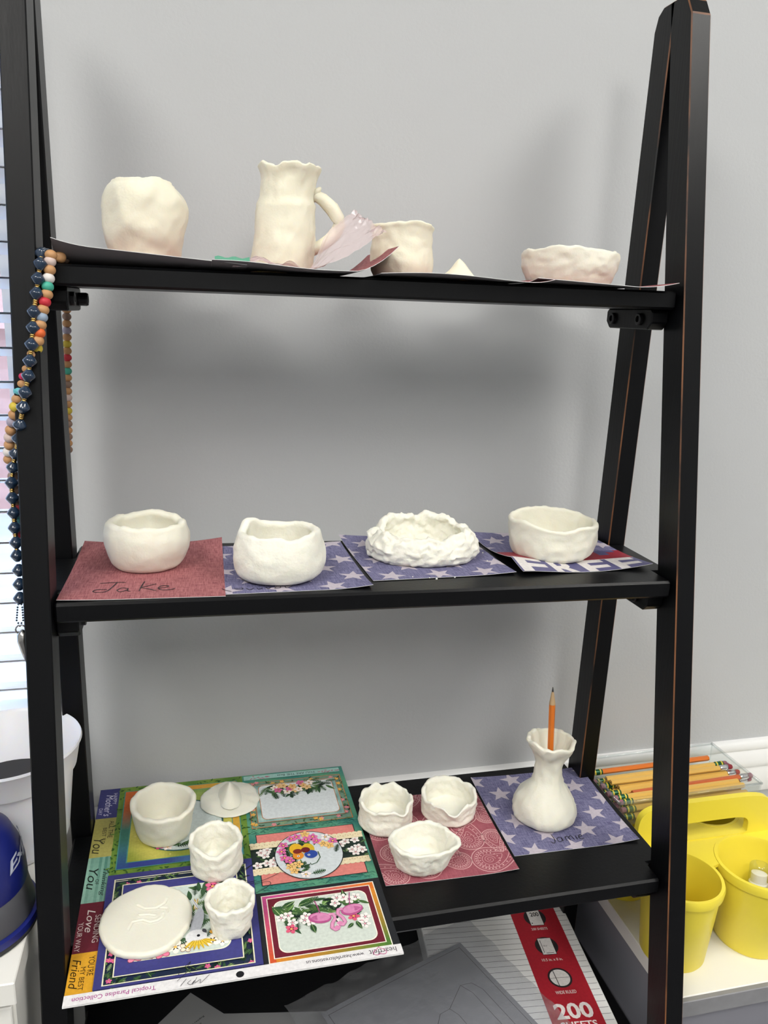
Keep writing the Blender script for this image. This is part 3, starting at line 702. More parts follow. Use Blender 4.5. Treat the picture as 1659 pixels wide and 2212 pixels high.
# right column: teal panels
pr.k = 4
R4(17.0, 10.3, 29.85, 31.9, lambda x, y: mixc('#3F857A', '#5C9A7A', .5 + .5 * math.sin(x * .9 + y * 1.1)))
for i in range(180):
    x, y = random.uniform(17.1, 29.8), random.choice((random.uniform(19.8, 20.9), random.uniform(10.4, 11.3), random.uniform(19.8, 20.9)))
    pr.line([(x, y + T0), (x + .35, y + .15 + T0), (x + .6, y - .1 + T0)], .045, '#1F5A54')
pr.k += 1
R4(17.2, 30.6, 29.4, 31.5, '#9CC4BC')
pr.text('YOU ARE THE Best', 26.3, 31.25 + T0, 4.9, .42, 180, '#33403E')
for x0 in (18.3, 27.0):
    for i in range(10): pr.leaf(x0 + i * .22, 31.0 + .15 * math.sin(i * 2) + T0, .5, .16, random.uniform(0, 360), '#B0707C')
pr.k += 1
F4(17.45, 20.75, 29.25, 29.95, .10, '#B97A4A'); R4(17.55, 20.85, 29.15, 29.85, '#6F8F7C')
for x0, y0, x1, y1 in ((17.7, 20.9, 29.0, 21.4), (17.7, 29.2, 29.0, 29.8), (17.6, 21.4, 18.1, 29.2), (28.6, 21.4, 29.0, 29.2)): jungle(x0, y0, x1, y1, 26, .6, ['#E08A9A', '#E8B45A'] * 3, .3)
F4(18.2, 21.5, 28.5, 29.15, .08, '#B97A4A'); R4(18.28, 21.58, 28.42, 29.07, lambda x, y: mixc('#5F8A84', '#A9C4BC', .5 + .5 * math.sin(x * 3.1) * math.sin(y * 2.3)))
pr.rrect(18.75, 22.0 + T0, 28.0, 28.95 + T0, .7, '#B97A4A'); pr.rrect(18.83, 22.08 + T0, 27.92, 28.87 + T0, .65, '#D3D9DA')
for i in range(60):
    x = random.uniform(19.0, 27.4); d = abs(x - 22.6) / 5; y = 28.5 - random.uniform(0, 1.6 - d * .6)
    (pr.fern if i % 3 else pr.leaf)(x, y + T0, 1.5, .42, random.uniform(150, 390), random.choice(DG))
pr.k += 2
for i in range(13): pr.flower(20.8 + i * .36, 28.1 - .55 * math.sin(i * 1.9) - (.5 if 3 < i < 9 else 0) + T0, .55, ['#F4E6DC', '#D8699C', '#E8B878', '#EBC48C'][i % 4], '#C88A3A')
pr.leaf(22.6, 26.3 + T0, .7, .5, -80, '#1F3A24')
# coral panel with the round medallion
pr.k = 150
R4(17.75, 11.2, 28.95, 19.6, '#23262C'); R4(17.83, 11.28, 28.87, 19.52, '#D9837A')
R4(17.0, 13.55, 29.6, 17.1, '#22302A'); jungle(17.4, 13.9, 29.3, 16.8, 46, .9)
for x, y in ((18.1, 16.4), (18.8, 16.7), (18.5, 15.9), (19.2, 14.3), (18.6, 14.6), (19.4, 14.9), (17.6, 14.4), (27.5, 16.6), (28.6, 16.7), (28.0, 15.1), (28.7, 15.4), (28.3, 14.6), (29.1, 14.9), (26.9, 16.2)): pr.flower(x, y + T0, .55, '#EFE7E2', '#C98A8A')
for y0 in (12.9, 16.9):
    R4(17.0, y0 + .12, 29.6, y0 + .95, '#E6D8B4')
    for i in range(22): pr.disc(17.2 + i * .58, y0 + (.1 if y0 < 14 else .98) + T0, .3, .2, '#E6D8B4', 10)
    pr.k += 2
    for i in range(44): pr.disc(17.15 + i * .285, y0 + .55 + .15 * (i % 2) + T0, .06, .09, '#C7AE84', 6)
    pr.k += 1
pr.disc(23.2, 15.1 + T0, 3.75, 3.95, '#1C2326', 44, 3); pr.disc(23.2, 15.1 + T0, 3.66, 3.86, '#CFD6D8', 44, 3)
for i in range(70):
    a = random.uniform(60, 250); r_ = random.uniform(1.9, 3.1)
    (pr.fern if i % 2 else pr.leaf)(23.2 + r_ * math.cos(R(a)), 15.1 + r_ * math.sin(R(a)) + T0, .95, .32, a + random.uniform(90, 270), random.choice(DG))
pr.k += 2
for x, y, c in ((21.6, 18.0, 'p'), (22.2, 18.2, 'p'), (20.6, 17.0, 'p'), (20.3, 16.0, 'p'), (20.5, 14.9, 'p'), (21.0, 14.4, 'p'), (23.2, 17.6, 'p'), (24.0, 17.9, 'p'), (24.3, 17.1, 'p'), (25.4, 17.6, 'w'), (25.0, 16.5, 'o'), (26.1, 16.8, 'p'), (25.6, 16.1, 'o'), (21.0, 13.4, 'o'), (21.8, 13.6, 'o'), (21.3, 12.7, 'o'), (22.4, 11.9, 'w'), (23.2, 18.5, 'o')): pr.flower(x, y + T0, .56, {'p': '#DD6FA6', 'w': '#F3E9E4', 'o': '#EDC07A'}[c])
pr.disc(21.9, 16.1 + T0, .75, .95, '#E2B02C', 18); pr.disc(22.0, 15.0 + T0, .6, .62, '#E08C2C', 18); pr.disc(22.0, 15.7 + T0, .5, .4, '#7A2A22', 14)
pr.disc(23.2, 15.9 + T0, .7, .95, '#D6B22E', 18); pr.disc(23.4, 15.0 + T0, .72, .66, '#2E4A9A', 18); pr.disc(22.9, 15.8 + T0, .5, .45, '#6A1E20', 14)
for x in (22.0, 23.15): pr.disc(x, 14.9 + T0, .15, .15, '#F4F4F4', 10); pr.disc(x, 14.9 + T0, .08, .08, '#111111', 8)
pr.line([(24.2, 15.3 + T0), (24.3, 14.3 + T0), (23.8, 13.5 + T0), (23.2, 13.3 + T0), (23.1, 13.6 + T0)], .1, '#2F5230')
pr.fern(23.0, 11.9 + T0, 1.6, .45, 10, '#2F5230'); pr.fern(22.3, 12.3 + T0, 1.2, .4, 60, '#2F5230'); pr.fern(26.6, 16.2 + T0, 1.4, .4, 250, '#1F3A24')
# black panel with two pink wading birds
pr.k = 4
R4(17.0, .95, 29.85, 10.3, '#24262A')
F4(17.5, 1.0, 29.15, 9.85, .10, '#F2EBD8')
def rainbow(x, y):
    if x < 18.2: return mixc('#D0562F', '#C9508E', max(0, min(1, (y - 2) / 7)))
    if y > 9: return mixc('#C9508E', '#E0782E', max(0, min(1, (x - 19) / 9)))
    if x > 28.4: return mixc('#4F7A34', '#E08A2E', max(0, min(1, (y - 2) / 7)))
    return mixc('#DE8A2E', '#5A8236', max(0, min(1, (x - 18) / 10)))
R4(17.6, 1.1, 29.05, 9.75, rainbow); R4(18.0, 1.5, 28.65, 9.4, '#F2EBD8'); R4(18.1, 1.6, 28.55, 9.3, '#6E1F30')
pr.rrect(18.6, 2.0 + T0, 28.05, 8.85 + T0, .9, '#F4EFDE'); pr.rrect(18.7, 2.1 + T0, 27.95, 8.75 + T0, .85, '#D2DAD0')
for i in range(16): pr.leaf(random.uniform(19.2, 26.4), random.uniform(6.6, 7.9) + T0, random.uniform(1.4, 2.0), random.uniform(.5, .8), random.uniform(-25, 205), random.choice(['#3F6636', '#55803F', '#2C4E2A', '#6C9450']), '#A7C083')
for i in range(60):
    x = random.uniform(19.1, 27.3); y = 8.3 - random.uniform(0, 3.4 if (x < 21.5 or x > 25.5) else 1.8)
    (pr.fern if i % 2 else pr.leaf)(x, y + T0, 1.3, .38, random.uniform(160, 380), random.choice(DG))
pr.k += 2
for x, y in ((19.2, 6.4), (19.9, 6.6), (20.2, 5.6), (21.6, 6.2), (21.9, 5.4), (21.4, 5.7), (25.0, 8.1), (25.7, 8.0), (26.2, 7.6), (24.7, 7.4), (26.9, 7.9), (26.9, 4.6), (27.3, 5.0), (27.1, 4.1)): pr.flower(x, y + T0, .55, '#F6F0EA', '#D98A9A')
for x, y in ((20.0, 4.8), (26.2, 5.3)): pr.flower(x, y + T0, .6, '#E3607F')
for bx, by, dr in ((22.9, 5.7, 1), (26.2, 6.2, -1)):
    pr.disc(bx, by + T0, 1.15, .72, '#B8568C', 22, rot=R(12 * -dr)); pr.disc(bx + .05, by + .1 + T0, .98, .55, '#D88AB4', 22, rot=R(12 * -dr))
    for i in range(6): pr.leaf(bx - dr * .2, by - .2 + .12 * i + T0, .85, .18, 180 - 90 * dr + 90 + i * 9 * dr - 20 * dr, '#C06898', '#8E3A6C')
    nk = [(bx + dr * .9, by + .25), (bx + dr * 1.35, by + .25), (bx + dr * 1.5, by - .3), (bx + dr * 1.1, by - .9), (bx + dr * .95, by - 1.5), (bx + dr * 1.25, by - 1.85), (bx + dr * 1.6, by - 1.7)]
    pts = []
    for i in range(len(nk) - 1):
        for j in range(4): pts.append((lerp(nk[i][0], nk[i + 1][0], j / 4), lerp(nk[i][1], nk[i + 1][1], j / 4) + T0))
    pts.append((nk[-1][0], nk[-1][1] + T0)); pr.line(pts, .36, '#B8568C'); pr.line(pts, .27, '#E29ABF')
    pr.disc(bx + dr * 1.5, by - 1.55 + T0, .3, .26, '#DD8CB6', 14); pr.leaf(bx + dr * 1.6, by - 1.4 + T0, .75, .28, 90, '#F0E4E0'); pr.leaf(bx + dr * 1.62, by - .95 + T0, .42, .24, 90, '#17171A')
    pr.line([(bx + .1 * dr, by + .6 + T0), (bx, by + 1.5 + T0), (bx - .2 * dr, by + 2.4 + T0)], .1, '#A84A80')
pr.leaf(22.0, 5.0 + T0, 1.2, .6, -80, '#2F5230', '#8DA66C'); pr.leaf(26.3, 4.6 + T0, 1.2, .45, -70, '#2F5230', '#8DA66C'); pr.leaf(26.0, 4.4 + T0, .9, .4, -140, '#2F5230', '#8DA66C')
# white strip
pr.k = 200; pr.rect(0, 0, 29.85, .95 + T0, '#E6E4E4')
pr.text('Tropical Paradise Collection', 7.6, .72 + T0, 6.9, .62, 180, '#A8488C', bold=.008); pr.text('www.heartfeltcreations.us', 26.2, .62 + T0, 5.4, .42, 180, '#2A2630', bold=.006)
pr.text('heartfelt', 29.3, .72 + T0, 2.6, .62, 180, '#3A2E38'); pr.text('creations', 28.2, .12 + T0, .9, .14, 180, '#8A7A84')
hp = [(27.7 + .62 * math.sin(t) ** 3 * 1.0, .42 - .045 * (13 * math.cos(t) - 5 * math.cos(2 * t) - 2 * math.cos(3 * t) - math.cos(4 * t)) * .75 + T0) for t in [i / 24 * 2 * math.pi for i in range(24)]]
pr.line(hp, .07, '#C05A8A', closed=True)
pr.disc(14.85, .32 + T0, .36, .36, '#15161A', 20)
pr.done('printed_design', big)
pen(sh, big, [K(s_, 9.4, .1, 1.) for s_ in ([(.1, 1.3), (.5, 1.9), (1.2, 2.6), (.9, 1.9), (2.0, 1.6)], [(.0, .6), (.6, 1.2), (1.3, 2.0), (1.0, 1.5), (1.7, 1.0)], [(.3, .0), (.8, .7)], [(1.2, .5), (.9, .2), (1.2, .0), (1.5, .4), (1.3, -.05)], [(1.7, .7), (1.5, .1), (2.0, .4), (2.0, .0), (2.8, .8)])], .045, base=.0030)
PENB = [[(16.0, 13.8), (17.0, 14.5), (15.6, 13.2)], [(15.0, 12.3), (16.6, 12.9), (15.3, 12.6), (16.4, 12.0), (15.4, 11.6), (17.3, 12.0)], [(16.2, 11.5), (18.0, 11.9), (19.6, 12.6)], [(17.0, 11.4), (18.4, 11.6), (18.6, 11.1), (17.8, 10.5), (17.0, 10.1)], [(15.6, 15.2), (15.9, 15.8), (16.2, 15.2), (15.7, 14.8)], [(15.3, 14.2), (16.4, 14.9)]]
pen(sh, big, [K(s_, 0, T0) for s_ in PENB], .06, base=.0030)

# ---- upper board: curled sheets seen from just below, and a crumpled plastic wrap
def top_sheet(x, y, w, h, rz, dz, lab, top='red_linen'):
    s_ = Sheet(w, h, dz); o = s_.base('craft_paper', [M[top], M['shaded_back'], M['paper']], n=22); place(o, x, y, Z1 + PZ, rz); tag(o, lab, 'paper'); return o
top_sheet(.012, .046, .158, .135, 0, lambda u, v: (.0140 - .0100 * u + .004 * max(0, 1 - u / .2) ** 2) * max(0, 1 - v / .34) ** 2 + .0010, 'curled red paper under the tall bulging pot on the top shelf board')
top_sheet(.140, .040, .163, .130, 0, lambda u, v: .0022 + .0055 * max(0, (.3 - v) / .3) ** 2 * max(0, 1 - u * 1.1) + .0016 * math.sin(u * 9) * (1 - v) * .5 + .024 * max(0, (u - .76) / .24) ** 1.7, 'curled red paper with an upturned corner under the clay jug')
top_sheet(.288, .042, .170, .130, 0, lambda u, v: .0018 + .0022 * max(0, (.35 - v) / .35) ** 2 * (math.sin(u * 5) + .6) + .004 * max(0, (u - .85) / .15) ** 2, 'curled paper under the smooth mug-shaped cup on the top shelf board')
top_sheet(.440, .044, .150, .130, 0, lambda u, v: .0016 + .004 * max(0, (.3 - v) / .3) ** 2 * max(0, 1 - u * 1.4) + .0055 * max(0, (u - .7) / .3) ** 2 * (1 - .6 * v), 'curled paper with a raised tip under the wide bowl on the top shelf board')
mb = MB()
def wrapf(u, v):
    x = .158 + .135 * u; y = .046 + .030 * v + .004 * math.sin(u * 9)
    z = .0035 + .012 * math.exp(-((u - .17) / .10) ** 2) * (.5 + .5 * v) + .006 * math.exp(-((u - .36) / .06) ** 2) * (1 - v)
    if u > .5: q = (u - .5) / .5; z += .036 * q ** 1.25 + .024 * v * math.sin(math.pi * min(1, q * .62 + .12)) * min(1, q * 3); x += -.022 * q * v
    n = noise.noise(Vector((u * 9, v * 7, 2.2))); n2 = noise.noise(Vector((u * 26, v * 22, 5.2)))
    z += .0025 * n + .0012 * n2 + (.004 * n2 * max(0, (u - .9) / .1))
    return (x - .2, y - .09, max(z, .0026))
mb.grid(wrapf, 70, 34)
tag(mb.build('plastic_wrap', M['wrap'], loc=(.2, .09, Z1), smooth=True), 'crumpled translucent plastic wrap lying around the foot of the clay jug', 'plastic wrap')
mb = MB(); mb.grid(lambda u, v: (.03 * (u - .5), .006 * (v - .5), .003 + .0035 * v + .0008 * math.sin(u * 14)), 10, 3)
mb.grid(lambda u, v: (.03 * (u - .5), .006 * (v - .5), .0026 + .0035 * v + .0008 * math.sin(u * 14)), 10, 3, flip=True)
tag(mb.build('foil_scrap', mat('green_scrap', (.10, .33, .22), rough=.5), loc=(.158, .058, Z1 + .0055)), 'small green scrap of paper beside the clay jug', 'scrap')

# ================================================================ CLAY WARE
def bump_sum(deg, lst):
    d = 0
    for a, amp, wd in lst:
        q = (deg - a + 180) % 360 - 180; d += amp * math.exp(-(q / wd) ** 2)
    return d
def clay_pot(name, loc, prof, H, th, label, cat, rim=(), spout=(), rimn=.0012, lump=.0016, lf=38., fine=.0005, ell=(1, 1), rot=0., lean=(0, 0), seed=1., m_='clay', parent=None, n=96, floor=.12, rf=9., group=None):
    rings = [(0., 0., 0), (prof[0][1] * .5, 0., 0), (prof[0][1] * .88, 0., 0)]
    nO, nI = 26, 16
    for i in range(nO + 1):
        t = i / nO; r_ = prof_at(prof, t)
        if i == 0: r_ *= .96
        rings.append((r_, t, 0))
    rt = prof[-1][1]
    for i in range(1, 6):
        a = math.pi * i / 6; rings.append((rt - th / 2 + th / 2 * math.cos(a), 1., math.sin(a) * th * .42))
    for i in range(nI + 1):
        t = lerp(1., floor, i / nI); tt = max(0, (t - floor)); r_ = prof_at(prof, t) - th * (1.05 + .25 * (1 - t))
        if i == nI: r_ *= .93
        rings.append((max(.002, r_), t, 0))
    r_l = rings[-1][0]
    rings += [(r_l * .6, floor * .93, 0), (r_l * .2, floor * .92, 0), (0., floor * .92, 0)]
    vs_ = []; ca, sa = math.cos(R(rot)), math.sin(R(rot))
    for r_, t, dz in rings:
        for j in range(n):
            d = 360 * j / n; a = R(d)
            hh = H + bump_sum(d, rim) + rimn * noise.noise(Vector((math.cos(a) * rf * .3, math.sin(a) * rf * .3, seed * 3.1))) * 2 + rimn * .6 * noise.noise(Vector((math.cos(a) * rf, math.sin(a) * rf, seed)))
            z = t * H + (hh - H) * t * t + dz
            rr = r_ + (bump_sum(d, spout) * t * t if r_ > .004 else 0)
            x, y = rr * math.cos(a) * ell[0], rr * math.sin(a) * ell[1]; x, y = x * ca - y * sa, x * sa + y * ca
            x += lean[0] * t; y += lean[1] * t
            p = Vector((x, y, z)); k = min(1, z / .008) if t > 0 else .3
            if r_ > .001:
                v1 = noise.noise_vector(p * lf + Vector((seed * 7, seed, 0))) * lump; v2 = noise.noise_vector(p * lf * 3.3 + Vector((seed, 0, seed * 5))) * fine * 2.3
                p += Vector((v1.x + v2.x, v1.y + v2.y, (v1.z * .7 + v2.z) * k))
            if t == 0: p.z = 0 if True else p.z
            vs_.append((p.x, p.y, max(0, p.z)))
    fs = []
    for i in range(len(rings) - 1):
        for j in range(n): fs.append((i * n + j, i * n + (j + 1) % n, (i + 1) * n + (j + 1) % n, (i + 1) * n + j))
    mb = MB(); mb.add(vs_, fs)
    o = mb.build(name, M[m_], parent, loc=loc, smooth=True)
    bm = bmesh.new(); bm.from_mesh(o.data); bmesh.ops.remove_doubles(bm, verts=bm.verts, dist=1e-6); bm.to_mesh(o.data); bm.free()
    o.data.polygons.foreach_set('use_smooth', [True] * len(o.data.polygons))
    if label: tag(o, label, cat, group)
    return o
TP = Z1 + .0022
clay_pot('clay_pot', (.0834, .112, TP), [(0, .0285), (.12, .030), (.5, .0372), (.75, .0368), (.93, .0325), (1, .0285)], .0695, .006, 'tall bulging white clay pot with dented sides on the top shelf board', 'pot', rim=((300, .0035, 30), (250, .001, 25), (20, -.002, 20)), lump=.0040, lf=40, fine=.0004, rimn=.0008, seed=2, m_='clay2')
jug = empty('clay_jug', (.2065, .112, TP)); tag(jug, 'tall white clay jug with ruffled rim and side handle on the top shelf board', 'jug')
jb = clay_pot('body', (0, 0, 0), [(0, .0290), (.15, .0292), (.45, .0284), (.63, .0277), (.665, .0276), (.68, .0256), (.8, .0250), (.93, .0262), (1, .0292)], .0935, .0045, None, None, parent=jug, rim=((200, .003, 12), (240, -.001, 10), (265, .002, 14), (290, -.0015, 10), (318, .002, 14), (345, .001, 10)), lean=(.0075, 0), lump=.0015, lf=50, fine=.0005, rimn=.0012, seed=4, m_='clay2', floor=.06)
mb = MB(); hp = [(.0275, -.001, .070), (.0330, -.002, .0705), (.0385, -.003, .068), (.0470, -.004, .0605), (.0530, -.004, .0525), (.0545, -.004, .046), (.0510, -.004, .039), (.0450, -.003, .032), (.0370, -.002, .0265), (.0290, -.001, .0235), (.022, 0, .022)]
mb.tube(hp, [.0058, .0054, .0056, .0062, .0066, .0064, .0058, .0056, .0056, .0062, .0060], 14)
mb.v = [tuple(Vector(v) + noise.noise_vector(Vector(v) * 90) * .0012) for v in mb.v]; mb.build('handle', M['clay2'], jug, smooth=True)
mb = MB(); mb.tube([(.030, -.003, .072), (.0345, -.004, .0765), (.0365, -.004, .0785)], [.004, .0025, .001], 8); mb.build('thumb_rest', M['clay2'], jug, smooth=True)
clay_pot('clay_cup', (.3225, .103, TP), [(0, .0265), (.12, .0298), (.35, .0312), (.65, .0295), (.9, .0298), (1, .0312)], .0485, .0045, 'smooth mug-shaped white clay cup without handle on the top shelf board', 'cup', rim=((200, -.002, 30), (270, .001, 30), (330, -.001, 20)), lump=.0016, lf=40, rimn=.0006, seed=6, m_='clay2')
# small pinched lump (lid) on the top board
def clay_lid(name, loc, rad, hd, knob, label, seed, m_='clay', ell=(1, 1), kw=.010, ridge=0):
    root = empty(name, loc); tag(root, label, 'clay piece'); n, k = 72, 14; mb = MB(); vs_ = []; fs = []
    rr = [rad * i / k for i in range(k + 1)] + [rad * 1.0, rad * .9, .0]
    for i, r_ in enumerate(rr):
        for j in range(n):
            a = 2 * math.pi * j / n; q = 1 + .06 * noise.noise(Vector((math.cos(a) * 2, math.sin(a) * 2, seed))) + .03 * noise.noise(Vector((math.cos(a) * 6, math.sin(a) * 6, seed)))
            x, y = r_ * q * math.cos(a) * ell[0], r_ * q * math.sin(a) * ell[1]; t = r_ / rad
            z = hd * (1 - t ** 2 * .75) if i <= k else (0.0012 if i == k + 1 else 0)
            if i <= k: z += .0009 * noise.noise(Vector((x * 90, y * 90, seed)))
            vs_.append((x, y, max(0, z)))
    for i in range(len(rr) - 1):
        for j in range(n): fs.append((i * n + j, i * n + (j + 1) % n, (i + 1) * n + (j + 1) % n, (i + 1) * n + j))
    mb.add(vs_, fs); mb.build('plate', M[m_], root, smooth=True)
    mb = MB(); vs_ = []; fs = []; k = 16
    for i in range(k + 1):
        t = i / k; w_ = kw * ((1 - t) ** 1.6 * 1.7 + .42 * (1 - t ** 6)) + .0004
        for j in range(40):
            a = 2 * math.pi * j / 40; ex = 1.0 + ridge * t
            x, y = w_ * ex * math.cos(a), w_ / (1 + ridge * t) * math.sin(a)
            p = Vector((x, y, hd * .7 + knob * t)); p += noise.noise_vector(p * 110 + Vector((seed, 0, 0))) * .0011; vs_.append(tuple(p))
    for i in range(k):
        for j in range(40): fs.append((i * 40 + j, i * 40 + (j + 1) % 40, (i + 1) * 40 + (j + 1) % 40, (i + 1) * 40 + j))
    fs.append(tuple(k * 40 + j for j in range(40))); mb.add(vs_, fs); kb_ = mb.build('knob', M[m_], root, smooth=True); return root, kb_
r_, kb_ = clay_lid('clay_cone', (.3830, .096, TP), .0215, .0065, .0165, 'small white clay cone with a pinched peak on the top shelf board', 8, 'clay2', kw=.0075)
kb_.location.x = -.004
clay_pot('clay_bowl', (.5035, .112, TP), [(0, .0405), (.15, .0435), (.5, .0480), (.85, .0500), (1, .0500)], .0325, .0055, 'wide low white clay bowl with a dipped rim on the top shelf board', 'bowl', rim=((250, .0025, 35), (300, -.0010, 14), (310, .0005, 20), (200, -.001, 20), (340, -.003, 16)), lump=.0022, lf=45, rimn=.0010, ell=(1.0, .92), seed=9, m_='clay')
# middle board
ms = lambda x: tilt2(x) + .0016
clay_pot('clay_bowl', (.0747, .1040, ms(.075)), [(0, .0285), (.12, .0325), (.42, .0382), (.75, .0396), (1, .0372)], .0425, .0085, 'thick round white clay bowl on the red paper square', 'bowl', rim=((90, .002, 50), (20, -.001, 30)), lump=.0020, lf=34, rimn=.0012, fine=.0003, seed=11, ell=(1.03, .95), m_='clay')
clay_pot('clay_bowl', (.1995, .0575, ms(.2) + .001), [(0, .0345), (.12, .0395), (.35, .0425), (.7, .0422), (1, .0388)], .0420, .0075, 'thick white clay bowl with a notched uneven rim on the star paper', 'bowl', rim=((140, .007, 16), (90, .002, 25), (45, .003, 25), (255, .001, 20), (285, -.0015, 12), (215, .001, 20)), lump=.0024, lf=34, rimn=.0012, fine=.0004, seed=13, ell=(1.04, .92), m_='clay3')
clay_pot('clay_bowl', (.3590, .1100, ms(.36)), [(0, .0520), (.15, .0565), (.5, .0590), (.85, .0565), (1, .0530)], .0265, .0095, 'rough crumbly white clay bowl with a torn ragged rim', 'bowl', rim=((95, .009, 28), (60, .007, 18), (135, .006, 14), (120, .001, 10), (270, .0015, 20), (325, .003, 22), (290, -.002, 12), (235, -.003, 18), (200, .001, 12)), lump=.0027, lf=58, fine=.0011, rimn=.0030, rf=16, ell=(1.04, .80), rot=-8, seed=15, m_='clay3', n=140)
clay_pot('clay_bowl', (.5081, .1055, ms(.508)), [(0, .0400), (.12, .0440), (.4, .0465), (.8, .0470), (1, .0480)], .0380, .0055, 'smooth thin-walled white clay bowl on the paper with large letters', 'bowl', rim=((110, .005, 45), (60, .002, 25), (200, .003, 25), (250, -.002, 25), (10, -.002, 22), (310, -.001, 25)), lump=.0018, lf=36, rimn=.0010, seed=17, ell=(1.04, .93), m_='clay')
# lower board
LP = Z3 + .0022
clay_pot('clay_pot', (.0792, .1340, LP), [(0, .0270), (.12, .0290), (.4, .0315), (.8, .0345), (1, .0362)], .0390, .0060, 'large thin-walled round white clay pot on the big printed sheet', 'pot', rim=((120, .002, 50), (300, -.0015, 40)), lump=.0014, lf=30, rimn=.0008, fine=.0003, seed=19, m_='clay')
r_, kb_ = clay_lid('clay_cover', (.1545, .183, LP), .0350, .0060, .0150, 'white clay lid with a pinched ridge handle on the big printed sheet', 21, 'clay', ell=(1.0, 1.05), kw=.0085, ridge=.0)
kb_.scale = (.75, 1.5, 1.25)
clay_pot('clay_pot', (.1343, .0640, LP), [(0, .0245), (.12, .0268), (.4, .0268), (.8, .0272), (1, .0280)], .0345, .0052, 'small white clay pot with a dipped front rim between the lid and disc', 'pot', rim=((265, -.004, 24), (225, .001, 20), (300, .002, 18), (90, .002, 50)), lump=.0017, lf=45, rimn=.0010, seed=23, m_='clay3')
clay_pot('clay_pot', (.1450, -.0245, LP), [(0, .0170), (.12, .0192), (.4, .0205), (.75, .0215), (1, .0228)], .0330, .0044, 'small narrow white clay pot beside the flat disc on the printed sheet', 'pot', rim=((100, .003, 25), (50, .002, 18), (150, .002, 15), (250, -.001, 25), (355, .001, 18)), lump=.0022, lf=55, rimn=.0014, seed=25, m_='clay3')
clay_pot('clay_bowl', (.3290, .1080, LP), [(0, .0300), (.12, .0318), (.5, .0308), (.85, .0308), (1, .0318)], .0285, .0042, 'small white clay pinch bowl with a V notch on paisley paper', 'bowl', rim=((300, -.004, 12), (320, .004, 14), (275, .0015, 14), (60, .003, 12), (80, -.003, 9), (100, .003, 12), (190, .001, 18)), spout=((300, .0015, 14),), lump=.0016, lf=50, rimn=.0015, seed=27, m_='clay3')
clay_pot('clay_bowl', (.4076, .1110, LP), [(0, .0300), (.12, .0322), (.5, .0325), (.85, .0325), (1, .0330)], .0245, .0042, 'small white clay pinch bowl with a pointed front lip on paisley paper', 'bowl', rim=((262, -.006, 16), (90, .0035, 35), (120, .001, 10), (350, .002, 24)), spout=((262, .004, 18),), lump=.0016, lf=48, rimn=.0014, seed=29, m_='clay3')
clay_pot('clay_bowl', (.3500, .0285, LP), [(0, .0225), (.12, .0255), (.45, .0285), (.8, .0300), (1, .0305)], .0300, .0044, 'boat-shaped white clay bowl with a spout on paisley paper', 'bowl', rim=((330, -.002, 22), (270, -.001, 30), (60, .0012, 40), (200, .001, 25)), spout=((338, .0085, 24), (180, .003, 50)), lump=.0019, lf=50, rimn=.0010, seed=31, ell=(1.1, .96), m_='clay3')
VX, VY = .5180, .0840
clay_pot('clay_vase', (VX, VY, LP), [(0, .0335), (.06, .0368), (.16, .0372), (.28, .0330), (.40, .0245), (.50, .0185), (.60, .0160), (.70, .0160), (.80, .0190), (.90, .0250), (1, .0285)], .1000, .0048, 'white clay vase with narrow neck and flared rim holding a pencil', 'vase', rim=((300, -.002, 20), (100, .001, 30), (200, .002, 25), (350, .001, 20)), lump=.0022, lf=45, rimn=.0014, fine=.0006, seed=33, lean=(.001, -.001), m_='clay', floor=.08, n=110)
# flat disc with scratched initials
root_loc = (.0660, -.0035, LP)
mb = MB(); vs_ = []; fs = []; n, k = 150, 70
SCR = [[(-.9, 1.7), (-.2, 1.1), (.9, 1.0), (1.7, 1.5), (1.9, 2.0)], [(1.2, 1.0), (1.9, .8), (2.0, .3)], [(-.6, .3), (.3, .2), (.8, 0)], [(-1.5, -1.4), (-1.2, -.5), (-.3, -.4), (.4, -.8), (1.1, -.7), (1.6, -.3), (1.6, .1)]]
segs = []
for s_ in SCR:
    for i in range(len(s_) - 1): segs.append((Vector((s_[i][0] / 100, s_[i][1] / 100)), Vector((s_[i + 1][0] / 100, s_[i + 1][1] / 100))))
def groove(x, y):
    p = Vector((x, y)); best = 1
    for a, b in segs:
        ab = b - a; t = max(0, min(1, (p - a).dot(ab) / ab.dot(ab))); best = min(best, (p - a - ab * t).length)
    return .0008 * math.exp(-(best / .0007) ** 2) - .0003 * math.exp(-((best - .0016) / .0008) ** 2)
rr = [i / k for i in range(k + 1)] + [1.012, 1.01, .97, 0]
hs_ = [1] * (k + 1) + [.75, .3, 0, 0]
for i, (r_, hh) in enumerate(zip(rr, hs_)):
    for j in range(n):
        a = 2 * math.pi * j / n; q = 1 + .05 * noise.noise(Vector((math.cos(a) * 1.5, math.sin(a) * 1.5, 3))) + .018 * noise.noise(Vector((math.cos(a) * 9, math.sin(a) * 9, 3)))
        x, y = 0.0425 * r_ * q * math.cos(a), .0455 * r_ * q * math.sin(a); z = .0075 * hh
        if i <= k: z += .0006 * noise.noise(Vector((x * 60, y * 60, 1))) - groove(x, y) - (.0012 * max(0, (r_ - .94) / .06) ** 2)
        vs_.append((x, y, max(0, z)))
for i in range(len(rr) - 1):
    for j in range(n): fs.append((i * n + j, i * n + (j + 1) % n, (i + 1) * n + (j + 1) % n, (i + 1) * n + j))
mb.add(vs_, fs); tag(mb.build('clay_disc', M['clay'], loc=root_loc, smooth=True), 'flat oval white clay disc with scratched initials on the printed sheet', 'disc')
